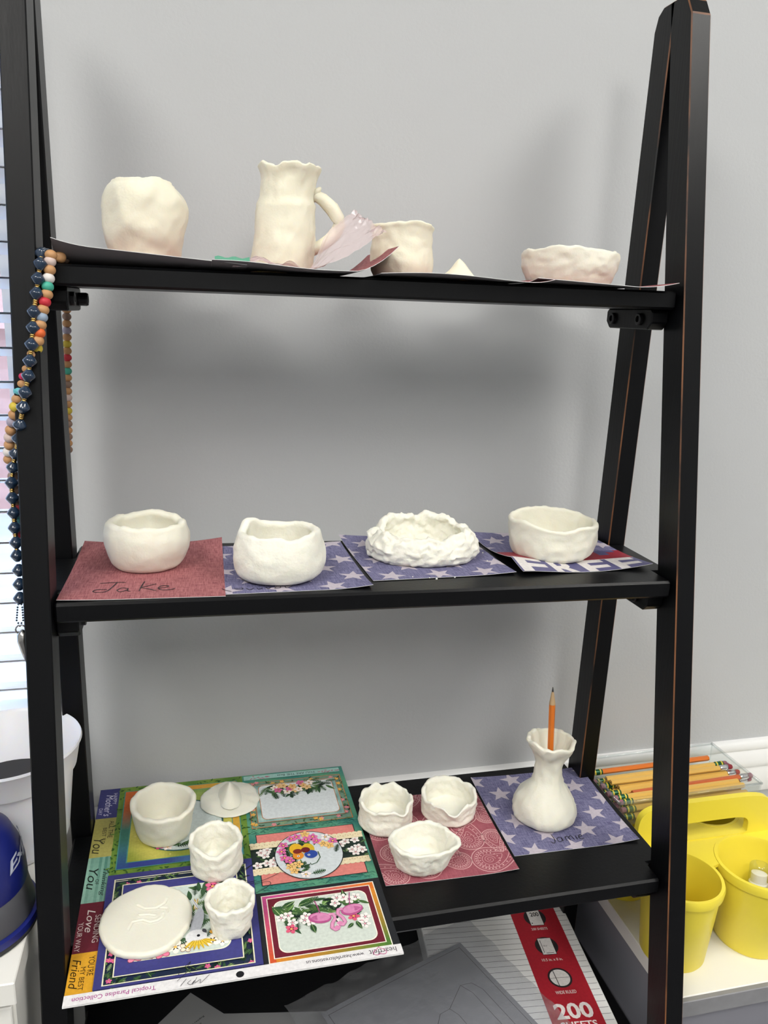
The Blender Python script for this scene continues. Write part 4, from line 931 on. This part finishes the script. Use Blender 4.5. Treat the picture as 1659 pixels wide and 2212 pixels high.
# crumbs of dry clay
for x, y, r_ in ((.352, .033, .0012), (.346, .037, .0008), (.372, .036, .0009), (.425, .085, .0009), (.33, .042, .0007), (.431, .115, .0008)):
    mb = MB(); vs_ = [Vector((math.cos(a) * s2, math.sin(a) * s2, h)) * r_ for h, s2 in ((0, .8), (.6, 1), (1.2, .5)) for a in [i * 1.0472 for i in range(6)]]
    mb.add(vs_, [(i + 6 * l, (i + 1) % 6 + 6 * l, (i + 1) % 6 + 6 * (l + 1), i + 6 * (l + 1)) for l in range(2) for i in range(6)] + [(0, 5, 4, 3, 2, 1), (12, 13, 14, 15, 16, 17)])
    tag(mb.build('clay_crumb', M['clay3'], loc=(x, y, tilt2(x) + .0012)), 'tiny crumb of dry white clay near the rough crumbly bowl', 'crumb', 'clay crumbs on the middle board')

# ================================================================ PENCILS
def hexprism(mb, r_, h0, h1, mi=0, n=6):
    mb.lathe([(r_, h0), (r_, h1)], n, mi)
def pencil(body_m, L=.175, sharp=False, ferrule='g', er='eraser'):
    t = empty('pencil')
    mb = MB(); hexprism(mb, .0037, 0, L); mb.build('barrel', M[body_m], t)
    if sharp:
        mb = MB(); mb.lathe([(.0037, L), (.0012, L + .016)], 12); mb.build('sharpened_tip', M['pwood'], t, smooth=True, autosmooth=40)
        mb = MB(); mb.lathe([(.0013, L + .0155), (.0003, L + .0215)], 10); mb.build('lead', M['lead'], t)
    elif ferrule is not None:
        mb = MB(); hexprism(mb, .0009, L - .0002, L + .0004, n=8); mb.build('lead', M['lead'], t)
    if ferrule:
        if ferrule == 'g':
            mb = MB(); mb.lathe([(.0037, .001), (.0040, -.001), (.0040, -.012), (.0037, -.0135)], 16); f_ = mb.build('ferrule', M['gferrule'], t, smooth=True, autosmooth=30)
            for h in (-.0025, -.0105):
                mb = MB(); mb.lathe([(.0042, h + .001), (.0042, h - .001)], 16); mb.build('band', M['yband'], f_)
        else:
            mb = MB(); mb.lathe([(.0037, .001), (.0041, -.001), (.0039, -.003), (.0041, -.005), (.0039, -.007), (.0041, -.009), (.0037, -.0125)], 16); mb.build('ferrule', M['sferrule'], t, smooth=True)
        mb = MB(); mb.lathe([(.0035, -.011), (.0036, -.018), (.0030, -.0195)], 14); mb.build('eraser', M[er], t, smooth=True, autosmooth=40)
    return t
def aim(o, a, b):
    a, b = Vector(a), Vector(b); o.location = a; o.rotation_euler = (b - a).to_track_quat('Z', 'Y').to_euler()
t = pencil('orange', .141, True, ferrule=None); aim(t, (VX + .004, VY - .004, LP + .010), (VX - .0035, VY - .007, LP + .12))
tag(t, 'sharpened orange pencil standing tip up in the clay vase', 'pencil')

# ================================================================ BEAD NECKLACES on the top board's left corner
nb = empty('bead_necklace', (0.0048, 0.0450, 0.2912)); tag(nb, 'blue bicone-bead necklace with gold spacers hanging by the shelf corner', 'necklace')
base_b = nb.location.copy()
def bicone(r_, h): return [(r_ * .30, -h), (r_ * .55, -h * .72), (r_ * .93, -h * .2), (r_, 0), (r_ * .93, h * .2), (r_ * .55, h * .72), (r_ * .30, h)]
mb = MB(); mb.lathe(bicone(.0056, .0054), 20); bead0 = mb.build('bead', M['bluebead'], nb, smooth=True)
mb = MB(); mb.lathe([(.0010, -.0010), (.0020, -.0005), (.0020, .0005), (.0010, .0010)], 12); sp0 = mb.build('spacer', M['gold'], nb, smooth=True)
pos = [Vector(p) for p in ((0.0045, 0.0470, 0.2913), (0.0041, 0.0398, 0.2830), (0.0019, 0.0379, 0.2714), (0.0003, 0.0360, 0.2597), (-0.0023, 0.0336, 0.2451), (-0.0035, 0.0315, 0.2326), (-0.0051, 0.0293, 0.2194), (-0.0070, 0.0270, 0.2062), (-0.0085, 0.0250, 0.1944), (-0.0115, 0.0227, 0.1811), (-0.0134, 0.0207, 0.1693), (-0.0180, 0.0263, 0.1541), (-0.0207, 0.0306, 0.1422), (-0.0247, 0.0354, 0.1285), (-0.0282, 0.0377, 0.1162), (-0.0298, 0.0355, 0.1034), (-0.0296, 0.0333, 0.0906), (-0.0290, 0.0311, 0.0782), (-0.0288, 0.0289, 0.0657), (-0.0282, 0.0267, 0.0532), (-0.0279, 0.0248, 0.0422), (-0.0269, 0.0225, 0.0296), (-0.0270, 0.0204, 0.0177), (-0.0271, 0.0182, 0.0059))]
first = [True, True]
def put(src, fl, parent, p, d, sc=1.):
    o = src if first[fl] else share(src, parent); first[fl] = False
    o.location = p - parent.location; o.rotation_euler = d.to_track_quat('Z', 'Y').to_euler(); o.scale = (sc, sc, sc); return o
for i, p in enumerate(pos):
    d = (pos[min(i + 1, len(pos) - 1)] - pos[max(0, i - 1)]).normalized(); put(bead0, 0, nb, p, d, 1. if i else .95)
    if i < len(pos) - 1 and i < 20:
        q = pos[i + 1]; mid = (p + q) / 2; dd = (q - p).normalized()
        for k in (-1, 0, 1) if (q - p).length > .0150 else (-.5, .5): put(sp0, 1, nb, mid + dd * k * .0017, dd)
for i in range(9):                        # beads running back over the board end
    p = Vector((.0035 + .0009 * i, .058 + .0125 * i, Z1 + .0068)); put(bead0, 0, nb, p, Vector((.1, 1, 0)).normalized(), 1.02)
mb = MB(); loop = [Vector(p) - base_b for p in (pos[-1], (-0.0292, 0.0168, -0.0019), (-0.0304, 0.0148, -0.0129), (-0.0280, 0.0139, -0.0178), (-0.0252, 0.0148, -0.0132), (-0.0255, 0.0168, -0.0021))]
for i in range(len(loop)):
    a, b = loop[i], loop[(i + 1) % len(loop)]; k = max(2, int((b - a).length / .0021))
    for j in range(k): mb.lathe([(.0003, -.0009), (.0010, 0), (.0003, .0009)], 7, 0, tuple(a.lerp(b, j / k)))
mb.build('seed_bead_loop', M['bolt'], nb, smooth=True)
rc = Vector((-0.0274, 0.0133, -0.0210)) - base_b
mb = MB(); mb.tube([rc + Vector((.0042 * math.cos(i * .524), 0, .0042 * math.sin(i * .524))) for i in range(12)], .0007, 7, closed=True); mb.build('ring', M['silver'], nb, smooth=True)
mb = MB(); pc = Vector((-0.0257, 0.0105, -0.0362)) - base_b
mb.tube([pc + Vector((0, 0, .016)), pc + Vector((0, 0, .012)), pc + Vector((0, 0, .006)), pc + Vector((.001, 0, -.004)), pc + Vector((.002, 0, -.014))], [.0012, .0045, .0048, .0034, .0012], 12); mb.build('pendant', M['silver'], nb, smooth=True)
# wooden bead necklace
wn = empty('bead_necklace', (0.0110, 0.0500, 0.2900)); tag(wn, 'round wooden bead necklace with coloured beads draped over the shelf corner', 'necklace')
first = [True, True]
BC = {'t': '#B98A5C', 'p': '#C9B4AC', 'w': '#D8D2CE', 'g': '#3FA38C', 'r': '#C02A38', 'b': '#8FA0B4', 'o': '#D9642E', 'y': '#C9B23A', 'v': '#9C93A2', 'k': '#C0305A', 'c': '#5FB0B8', 'd': '#8A7060'}
bm_ = {k: mat('bead_' + {'t': 'tan', 'p': 'pink', 'w': 'white', 'g': 'green', 'r': 'red', 'b': 'pale_blue', 'o': 'orange', 'y': 'yellow', 'v': 'grey', 'k': 'crimson', 'c': 'aqua', 'd': 'brown'}[k], v, rough=.55) for k, v in BC.items()}
proto = {}
def wbead(c, p, d, sc=1.):
    if c not in proto:
        mb = MB(); mb.lathe([(.0008, -.0040)] + [(.0049 * math.cos(R(a)), .0043 * math.sin(R(a))) for a in range(-72, 73, 18)] + [(.0008, .0040)], 18); o = mb.build('bead', bm_[c], wn, smooth=True); proto[c] = o
    else: o = share(proto[c], wn)
    o.location = p - wn.location; o.rotation_euler = d.to_track_quat('Z', 'Y').to_euler(); o.scale = (sc, sc, sc)
WPTS = [((0.0120, 0.0439, 0.2904), 't'), ((0.0111, 0.0431, 0.2853), 'p'), ((0.0105, 0.0421, 0.2787), 't'), ((0.0095, 0.0410, 0.2721), 'w'), ((0.0085, 0.0399, 0.2655), 'g'), ((0.0076, 0.0389, 0.2593), 't'), ((0.0059, 0.0379, 0.2534), 'r'), ((0.0043, 0.0369, 0.2471), 't'), ((0.0030, 0.0359, 0.2412), 'b'), ((0.0017, 0.0349, 0.2349), 't'), ((0.0007, 0.0338, 0.2286), 'o'), ((-0.0006, 0.0328, 0.2224), 't'), ((-0.0032, 0.0398, 0.2160), 'y'), ((-0.0070, 0.0389, 0.2107), 't'), ((-0.0097, 0.0379, 0.2047), 'b'), ((-0.0114, 0.0369, 0.1987), 't'), ((-0.0141, 0.0359, 0.1927), 'k'), ((-0.0154, 0.0349, 0.1867), 't'), ((-0.0178, 0.0339, 0.1807), 'c'), ((-0.0195, 0.0328, 0.1743), 't'), ((-0.0215, 0.0318, 0.1683), 'y'), ((-0.0231, 0.0341, 0.1615), 't'), ((-0.0255, 0.0364, 0.1550), 'v'), ((-0.0276, 0.0389, 0.1480), 't'), ((-0.0296, 0.0413, 0.1413), 'p'), ((-0.0305, 0.0437, 0.1346), 't'), ((-0.0322, 0.0459, 0.1283), 'w'), ((-0.0328, 0.0482, 0.1215), 't'), ((-0.0304, 0.0475, 0.1070), 'd'), ((-0.0294, 0.0455, 0.0952), 'd'), ((-0.0287, 0.0436, 0.0841), 'd'), ((-0.0282, 0.0429, 0.0801), 'r'), ((-0.0286, 0.0412, 0.0698), 'c'), ((-0.0283, 0.0391, 0.0579), 'r')]
wp = [Vector(p) for p, c in WPTS]
for i, (p, c) in enumerate(zip(wp, [c for p, c in WPTS])): wbead(c, p, (wp[min(i + 1, len(wp) - 1)] - wp[max(0, i - 1)]).normalized())
BACKC = 'tdtvtytrtgtdtptytdtdtd'
for i, c in enumerate(BACKC): wbead(c, Vector((0.0010, 0.1960, 0.2462)).lerp(Vector((-0.0058, 0.1960, 0.1041)), i / 21), Vector((0, 0, 1)), .92)
for i in range(8): wbead('d' if i % 2 else 't', Vector((.0165 + .0012 * i, .062 + .0135 * i, Z1 + .0052)), Vector((.08, 1, 0)).normalized())
wbead('d', Vector((0.0018, 0.1960, 0.2593)), Vector((0, 0, 1))); wbead('t', Vector((0.0014, 0.1960, 0.2530)), Vector((0, 0, 1)))
mb = MB(); mb.tube([Vector((0.0010, 0.1960, 0.2462)) - wn.location, Vector((0.0027, 0.1960, 0.2815)) - wn.location, Vector((.026, .178, Z1 + .009)) - wn.location, Vector((.0255, .158, Z1 + .0055)) - wn.location], .0009, 6); mb.build('cord', bm_['d'], wn)

# ================================================================ LEFT: white cabinet, bucket, blue domed device
LZ = -.285
cab = empty('white_cabinet', (-.3, .13, FZ)); tag(cab, 'low white laminate cabinet under the bucket beside the left legs', 'cabinet')
mb = MB(); mb.box((-.72, -.094, LZ - .022), (-.0315, WY - .002, LZ)); o = mb.build('top', M['laminate'], cab, bevel=.001); o.location = (.3, -.13, -FZ)
mb = MB(); mb.box((-.72, -.080, FZ), (-.0355, WY - .002, LZ - .022)); o = mb.build('body', M['laminate'], cab); o.location = (.3, -.13, -FZ)
mb = MB(); mb.box((-.715, -.087, FZ + .05), (-.37, -.0802, LZ - .03)); o = mb.build('door', M['laminate'], cab, bevel=.001); o.location = (.3, -.13, -FZ)
mb = MB(); mb.box((-.366, -.087, FZ + .05), (-.0375, -.0802, LZ - .03)); o = mb.build('door', M['laminate'], cab, bevel=.001); o.location = (.3, -.13, -FZ)
bk = empty('plastic_bucket', (-.0665, .0960, LZ)); tag(bk, 'white translucent plastic bucket standing behind the left front leg', 'bucket')
mb = MB(); mb.lathe([(.0, 0), (.046, 0), (.051, .004), (.053, .010), (.0605, .082), (.0640, .084), (.0685, .108), (.0705, .111), (.0695, .1135), (.0665, .111), (.0620, .086), (.0585, .082), (.050, .008), (.0, .006)], 72); mb.build('wall', M['bucket'], bk, smooth=True, autosmooth=40)
mb = MB(); mb.lathe([(.004, .0), (.0545, .0), (.055, .003), (.004, .003)], 48, ctr=(0, 0, .058)); mb.build('dark_contents', M['darkrubber'], bk, smooth=True, autosmooth=40)
dv = empty('desktop_device', (-.0830, -.0185, LZ)); tag(dv, 'domed blue and grey plastic device with white lettering on the white cabinet', 'device')
def dome(name, prof, mm, n=56, sx=1., sy=1.):
    mb = MB(); mb.lathe(prof, n); mb.v = [(x * sx, y * sy, z) for x, y, z in mb.v]; return mb.build(name, mm, dv, smooth=True, autosmooth=45)
dome('base_ring', [(.053, 0), (.0575, .001), (.0582, .004), (.056, .006)], M['darkrubber'])
dome('blue_lip', [(.054, .0055), (.0582, .006), (.0582, .0125), (.055, .014)], M['blueshell'])
dome('grey_band', [(.0548, .0135), (.0555, .015), (.0515, .033), (.0505, .040), (.049, .042)], M['greyshell'])
sh_ = dome('blue_shell', [(.0498, .040), (.0508, .043), (.0500, .058), (.0470, .074), (.0405, .089), (.0290, .100), (.0140, .106), (.001, .108)], M['blueshell'])
mb = MB(); mb.tube([(.0558 * math.cos(R(-55)), .0558 * math.sin(R(-55)), .014), (.0520 * math.cos(R(-55)), .0520 * math.sin(R(-55)), .033), (.0506 * math.cos(R(-55)), .0506 * math.sin(R(-55)), .041)], .0005, 6); mb.build('seam', M['darkrubber'], dv)
mb = MB(); tr, a0, a1, b0, b1 = text_tris('Expo', .02, .25)
for t3 in tr:
    vv = []
    for px, py in t3:
        u = (px - a0) / (a1 - a0); v = (py - b0) / (b1 - b0); ang = R(-30 + 62 * u); zt = .060 + .013 * v + .010 * u
        rr_ = prof_at([(.04, .0508), (.058, .0500), (.074, .0470), (.089, .0405), (.108, .002)], zt) + .0006; vv.append((rr_ * math.cos(ang), rr_ * math.sin(ang), zt))
    mb.add(vv, [(0, 1, 2)])
mb.build('lettering', M['whiteprint'], sh_)

# ================================================================ RIGHT: grey cabinet, yellow caddy, pencil tray
RZ = -.480
rc_ = empty('grey_cabinet', (.95, .10, FZ)); tag(rc_, 'grey cabinet with pale top carrying the yellow caddy right of the shelf', 'cabinet')
def PR(mb, n_, mm, **k): o = mb.build(n_, mm, rc_, **k); o.location = (-.95, -.10, -FZ); return o
mb = MB(); mb.box((.633, -.0500, RZ - .020), (1.4, WY - .015, RZ)); PR(mb, 'top', M['laminate'], bevel=.001)
mb = MB(); mb.box((.633, -.0565, RZ - .022), (1.4, -.0500, RZ - .0003)); PR(mb, 'edge_band', M['greyedge'], bevel=.0008)
mb = MB(); mb.box((.635, -.045, FZ), (1.4, WY - .016, RZ - .020)); PR(mb, 'body', M['greyside'])
for a, b in ((.64, 1.018), (1.022, 1.398)):
    mb = MB(); mb.box((a, -.052, FZ + .05), (b, -.0452, RZ - .024)); PR(mb, 'door', M['greyside'], bevel=.001)
cz_ = empty('supply_caddy', (.745, .05, RZ)); tag(cz_, 'yellow plastic supply caddy with round cups and arched handle', 'caddy')
def PC(mb, n_, mm, parent=None, **k):
    o = mb.build(n_, mm, parent or cz_, **k); o.location = (-.745, -.05, 0); return o
RIM = .105; cups = [(.668, .0150, .0445), (.778, .0180, .0500), (.668, .1320, .0420), (.778, .1320, .0420)]
for cx, cy, r_ in cups:
    mb = MB(); mb.lathe([(0, .0), (r_ * .80, 0), (r_ * .84, .003), (r_ * 1.0, RIM - .012), (r_ * 1.07, RIM - .011), (r_ * 1.09, RIM - .004), (r_ * 1.06, RIM), (r_ * .98, RIM), (r_ * .955, RIM - .003), (r_ * .80, .006), (0, .004)], 64, ctr=(cx, cy, 0))
    PC(mb, 'cup', M['yellow'], smooth=True, autosmooth=42)
def arc(cx, cy, r_, a0, a1, n=18): return [(cx + r_ * math.cos(R(lerp(a0, a1, i / n))), cy + r_ * math.sin(R(lerp(a0, a1, i / n)))) for i in range(n + 1)]
for sgn, (A, B), ym in ((1, (cups[0], cups[1]), .074), (-1, (cups[2], cups[3]), .074)):   # decks joining the cups
    if sgn > 0: poly = [(.624, ym), (.624, A[1])] + arc(A[0], A[1], A[2] * .99, 178, 8) + arc(B[0], B[1], B[2] * .99, 170, 2) + [(.832, B[1]), (.832, ym)]
    else: poly = [(.832, ym), (.832, A[1])] + arc(B[0], B[1], B[2] * .99, -2, -170) + arc(A[0], A[1], A[2] * .99, -8, -178) + [(.624, A[1]), (.624, ym)]
    mb = MB(); mb.prism(poly[::-1], 'z', RIM - .005, RIM - .0008)
    o = PC(mb, 'deck', M['yellow'])
# arched handle wall with slot
xa, xb, zb0 = .640, .832, RIM - .006; outer = []; inner = []; nh = 40
cxh = (xa + xb) / 2; hw = (xb - xa) / 2
for i in range(nh):
    a = 2 * math.pi * i / nh; ca, sa = math.cos(a), math.sin(a); pw = lambda v, e: math.copysign(abs(v) ** e, v)
    ox = cxh + hw * pw(ca, .35); oz = RIM + .012 + (.042 if sa > 0 else .022) * pw(sa, .45 if sa > 0 else .3); outer.append((ox, oz))
    inner.append((cxh + .062 * pw(ca, .25), RIM + .008 + (.017 if sa > 0 else .0075) * pw(sa, .55 if sa > 0 else .25)))
mb = MB(); vs_ = []
for yy in (.070, .0785):
    vs_ += [(x, yy, z) for x, z in outer] + [(x, yy, z) for x, z in inner]
fs = []
for i in range(nh):
    j = (i + 1) % nh; fs += [(j, i, nh + i, nh + j), (2 * nh + i, 2 * nh + j, 3 * nh + j, 3 * nh + i), (i, j, 2 * nh + j, 2 * nh + i), (nh + j, nh + i, 3 * nh + i, 3 * nh + j)]
mb.add(vs_, fs); PC(mb, 'handle', M['yellow'], smooth=True, autosmooth=50)
# glue stick standing in the right cup
gs = empty('glue_stick', (.7950, .0300, RZ + .006), (R(-8), R(9), R(20))); tag(gs, 'white glue stick with a clear cap standing in the yellow caddy cup', 'glue stick')
mb = MB(); mb.lathe([(.0105, 0), (.0115, .002), (.0115, .050), (.0105, .051)], 28); mb.build('tube', M['paper'], gs, smooth=True, autosmooth=40)
for a0 in range(0, 360, 60):
    mb = MB(); mb.grid(lambda u, v: (.0117 * math.cos(R(a0 + 26 * u)), .0117 * math.sin(R(a0 + 26 * u)), .006 + .040 * v), 6, 1); mb.build('green_stripe', mat('green_label', (.01, .14, .11), rough=.4), gs, smooth=True)
mb = MB(); mb.lathe([(.0095, .051), (.0095, .062), (.003, .0645)], 24); mb.build('inner_plug', M['paper'], gs, smooth=True, autosmooth=40)
mb = MB(); mb.lathe([(.0120, .048), (.0120, .072), (.0105, .074)], 28); mb.build('cap', M['acrylic'], gs, smooth=True, autosmooth=40)
# clear tray resting on the caddy's rear cups
tz = RZ + RIM + .0008
tr_ = empty('pencil_tray', (.7430, .166, tz), (0, 0, R(1.5))); tag(tr_, 'clear acrylic tray full of pencils behind the yellow caddy', 'tray')
tw, td, thh = .214, .104, .034; g = .0025
for n_, a, b in (('base', (-tw / 2, -td / 2, 0), (tw / 2, td / 2, g)), ('side', (-tw / 2, -td / 2, g), (tw / 2, -td / 2 + g, thh)), ('side', (-tw / 2, td / 2 - g, g), (tw / 2, td / 2, thh)), ('side', (-tw / 2, -td / 2 + g, g), (-tw / 2 + g, td / 2 - g, thh)), ('side', (tw / 2 - g, -td / 2 + g, g), (tw / 2, td / 2 - g, thh))):
    mb = MB(); mb.box(a, b); mb.build(n_, M['acrylic'], tr_)
for q in (((-tw / 2, -td / 2), (tw / 2, -td / 2)), ((tw / 2, -td / 2), (tw / 2, td / 2)), ((tw / 2, td / 2), (-tw / 2, td / 2)), ((-tw / 2, td / 2), (-tw / 2, -td / 2))):
    mb = MB(); mb.tube([(*q[0], thh), (*q[1], thh)], .0022, 8); mb.build('rim', M['acrylic'], tr_, smooth=True)
protos = {}
def put_pencil(kind, a, ang, lift, label):
    if kind not in protos:
        protos[kind] = {'g': lambda: pencil('ochre', .172, False, 'g'), 's': lambda: pencil('ochre', .172, False, 's', 'redras'), 'o': lambda: pencil('redorange', .170, False, 's'), 'r': lambda: pencil('orange', .172, False, 'g'), 't': lambda: pencil('tan', .176, False, 'g')}[kind](); t = protos[kind]
    else:
        src = protos[kind]; t = share(src)
        for ch in src.children:
            c = share(ch, t)
            for gch in ch.children: share(gch, c)
    a = Vector(a); d = Vector((math.cos(R(ang)), math.sin(R(ang)), lift)).normalized(); t.location = a; t.rotation_euler = d.to_track_quat('Z', 'Y').to_euler()
    tag(t, label, 'pencil', 'pencils in the clear tray'); return t
LBL = {'g': 'ochre pencil with green ferrule and pink eraser lying in the clear tray', 's': 'ochre pencil with silver ferrule and red eraser lying in the clear tray', 'o': 'terracotta pencil with silver ferrule lying in the clear tray', 'r': 'orange pencil lying along the back of the clear tray', 't': 'natural tan pencil lying in the clear tray'}
tb = tz + g + .0042
def PP(kind, x, y, z, ang, lift=0.): put_pencil(kind, (x, y, tb + z), ang, lift, LBL[kind])
for i, (x, y, kd) in enumerate(((.664, .1195, 'g'), (.668, .1285, 't'), (.664, .1375, 'g'), (.670, .1465, 't'), (.665, .1555, 'g'), (.668, .1645, 't'), (.664, .1735, 'g'), (.667, .1825, 't'), (.664, .1915, 'g'), (.668, .2000, 't'))): PP(kd, x, y, 0, 1.5)
for i, (x, y, kd, rv) in enumerate(((.668, .1240, 'g', 0), (.664, .1330, 'g', 0), (.672, .1420, 'g', 0), (.8480, .1560, 'o', 1), (.667, .1600, 'g', 0), (.843, .1740, 's', 1), (.668, .1780, 't', 0), (.840, .1920, 'g', 1))): PP(kd, x, y, .0078, 1.5 + 180 * rv)
for i, (x, y, kd, rv) in enumerate(((.666, .1290, 'g', 0), (.664, .1390, 'g', 0), (.8460, .1520, 'o', 1), (.830, .1860, 'g', 1), (.832, .1770, 's', 1), (.660, .1990, 'r', 0))): PP(kd, x, y, .0156, 1.5 + 180 * rv + (1.0 if kd == 'o' else 0))

# ================================================================ LOWEST BOARD: ruled paper pack, bagged card, loose papers
pk = empty('ruled_paper_pack', (.4925, .079, Z4 + .0004), (0, 0, R(-6.2))); tag(pk, 'pack of wide-ruled filler paper with red label on the lowest board', 'paper pack')
PW, PH, PT = .203, .267, .030
mb = MB(); mb.box((-PW / 2, -PH / 2, 0), (PW / 2, PH / 2, PT)); mb.build('paper_block', M['paper'], pk, bevel=.001)
sp = Sheet(PW, PH); pr = Print(sp)
for i in range(28): pr.k = 0; y = 1.6 + i * .87; pr.rect(.2, y, 20.1, y + .05, '#4A4A52', 4)
pr.k = 3; pr.rect(12.6, 0, 18.9, 26.7, '#A6202E', 3)
LX = 15.75
for y, kind in ((21.6, 's'), (16.6, 'd'), (11.5, 'w')):
    pr.k = 6; pr.disc(LX, y, 1.5, 1.5, '#2A2426', 36)
    if kind == 'w':
        pr.disc(LX, y, 1.25, 1.25, '#D8D4D2', 36); pr.line([(LX - .45, y - 1.2), (LX - .55, y + 1.1)], .09, '#1E1A1C'); pr.line([(LX - 1.2, y), (LX + 1.2, y)], .05, '#1E1A1C')
    else:
        pr.rect(LX - .95, y - 1.45, LX + .95, y + 1.35, '#1E1A1C', 3); pr.rect(LX - .87, y - 1.38, LX + .87, y + 1.28, '#D8D4D2', 3)
        if kind == 'd': pr.line([(LX - .62, y - 1.1), (LX - .62, y + 1.0)], .07, '#1E1A1C'); pr.line([(LX - .4, y - 1.15), (LX + .6, y - 1.15)], .07, '#1E1A1C'); pr.text('10.5"', LX - .45, y - .1, .6, .26, 0, '#1E1A1C')
        else: pr.text('200', LX - .5, y + .2, 1.2, .75, 0, '#1E1A1C', bold=.02); pr.disc(LX - .65, y - 1.0, .1, .1, '#1E1A1C', 8)
pr.text('200 SHEETS', LX, 19.35, 2.2, .42, 0, '#DDD2D0', bold=.012, align='c'); pr.text('10.5 in. x 8 in.', LX, 14.15, 2.7, .42, 0, '#DDD2D0', bold=.012, align='c'); pr.text('WIDE RULED', LX, 9.1, 2.6, .48, 0, '#DDD2D0', bold=.012, align='c')
pr.text('200', LX, 5.6, 4.6, 2.2, 0, '#E6DEDC', bold=.03, align='c'); pr.text('SHEETS', LX, 4.3, 4.4, .95, 0, '#E6DEDC', bold=.02, align='c')
o = pr.done('cover_print', pk); o.location = (-PW / 2, -PH / 2, PT)
# grey card in a clear bag lying on the pack and the board
bg = empty('bagged_card', (.3707, .0237, Z4 + .0325), (0, 0, R(20))); tag(bg, 'grey card with line drawing inside a clear plastic bag on the lowest board', 'bagged card')
cw, chh = .205, .150
sc_ = Sheet(cw, chh, lambda u, v: .0015 * math.sin(u * 3)); o = sc_.base('card', [M['card'], M['card'], M['card']], bg); o.location = (-cw / 2, -chh / 2, .0015)
pc_ = Print(sc_); LN = '#15161A'
pc_.frame(.6, .6, 19.9, 14.4, .07, LN, 3)
for pts in ([(2, 1), (2.2, 7), (3.6, 9.4), (5.4, 9.6), (6.4, 7.8), (6.6, 1)], [(2.6, 1), (2.8, 6.6), (3.9, 8.6), (5.2, 8.8), (5.9, 7.4), (6.1, 1)], [(9, 1), (9.2, 5.4), (11.6, 7.6), (13, 7.6), (13.4, 6.4), (13.4, 1)], [(13, 7.6), (16.2, 9.6), (17.6, 9.2), (18.2, 7.8), (18.2, 1)], [(16.2, 9.6), (16.8, 8.0), (16.9, 1)]): pc_.line(pts, .07, LN)
o = pc_.done('line_drawing', bg); o.location = (-cw / 2, -chh / 2, .0015)
mb = MB()
def bagf(u, v):
    x = lerp(-.135, .135, u); y = lerp(-.105, .105, v); e = min(u, 1 - u, v, 1 - v)
    z = .0045 + .004 * min(1, e * 8) + .0030 * noise.noise(Vector((u * 7, v * 6, 1))) + .0014 * noise.noise(Vector((u * 22, v * 18, 4)))
    z += .004 * noise.noise(Vector((u * 14, v * 12, 8))) * max(0, 1 - e * 7)
    return (x + .004 * noise.noise(Vector((v * 6, u, 3))), y + .004 * noise.noise(Vector((u * 6, v, 6))), max(z, .003))
mb.grid(bagf, 60, 48); mb.build('bag', M['bag'], bg, smooth=True)
# loose sheets
sg = Sheet(.14, .14); o = sg.base('loose_paper', [M['greypaper'], M['greypaper'], M['greypaper']]); place(o, .102, -.046, Z4 + .0012, 45)
tag(o, 'loose grey sheet with small black print on the lowest shelf board', 'paper')
pl = Print(sg); pl.text("child's reading", 9.9, 10.6, 2.6, .3, -10, '#141416', bold=.01); pl.text('today', 10.6, 9.9, 1.0, .28, -10, '#141416', bold=.01); pl.done('text_print', o)
sg = Sheet(.25, .15); o = sg.base('loose_paper', [M['greypaper'], M['greypaper'], M['greypaper']]); place(o, .094, -.030, Z4 + .0004, -10)
tag(o, 'plain loose grey sheet beside the bagged card on the lowest shelf board', 'paper')
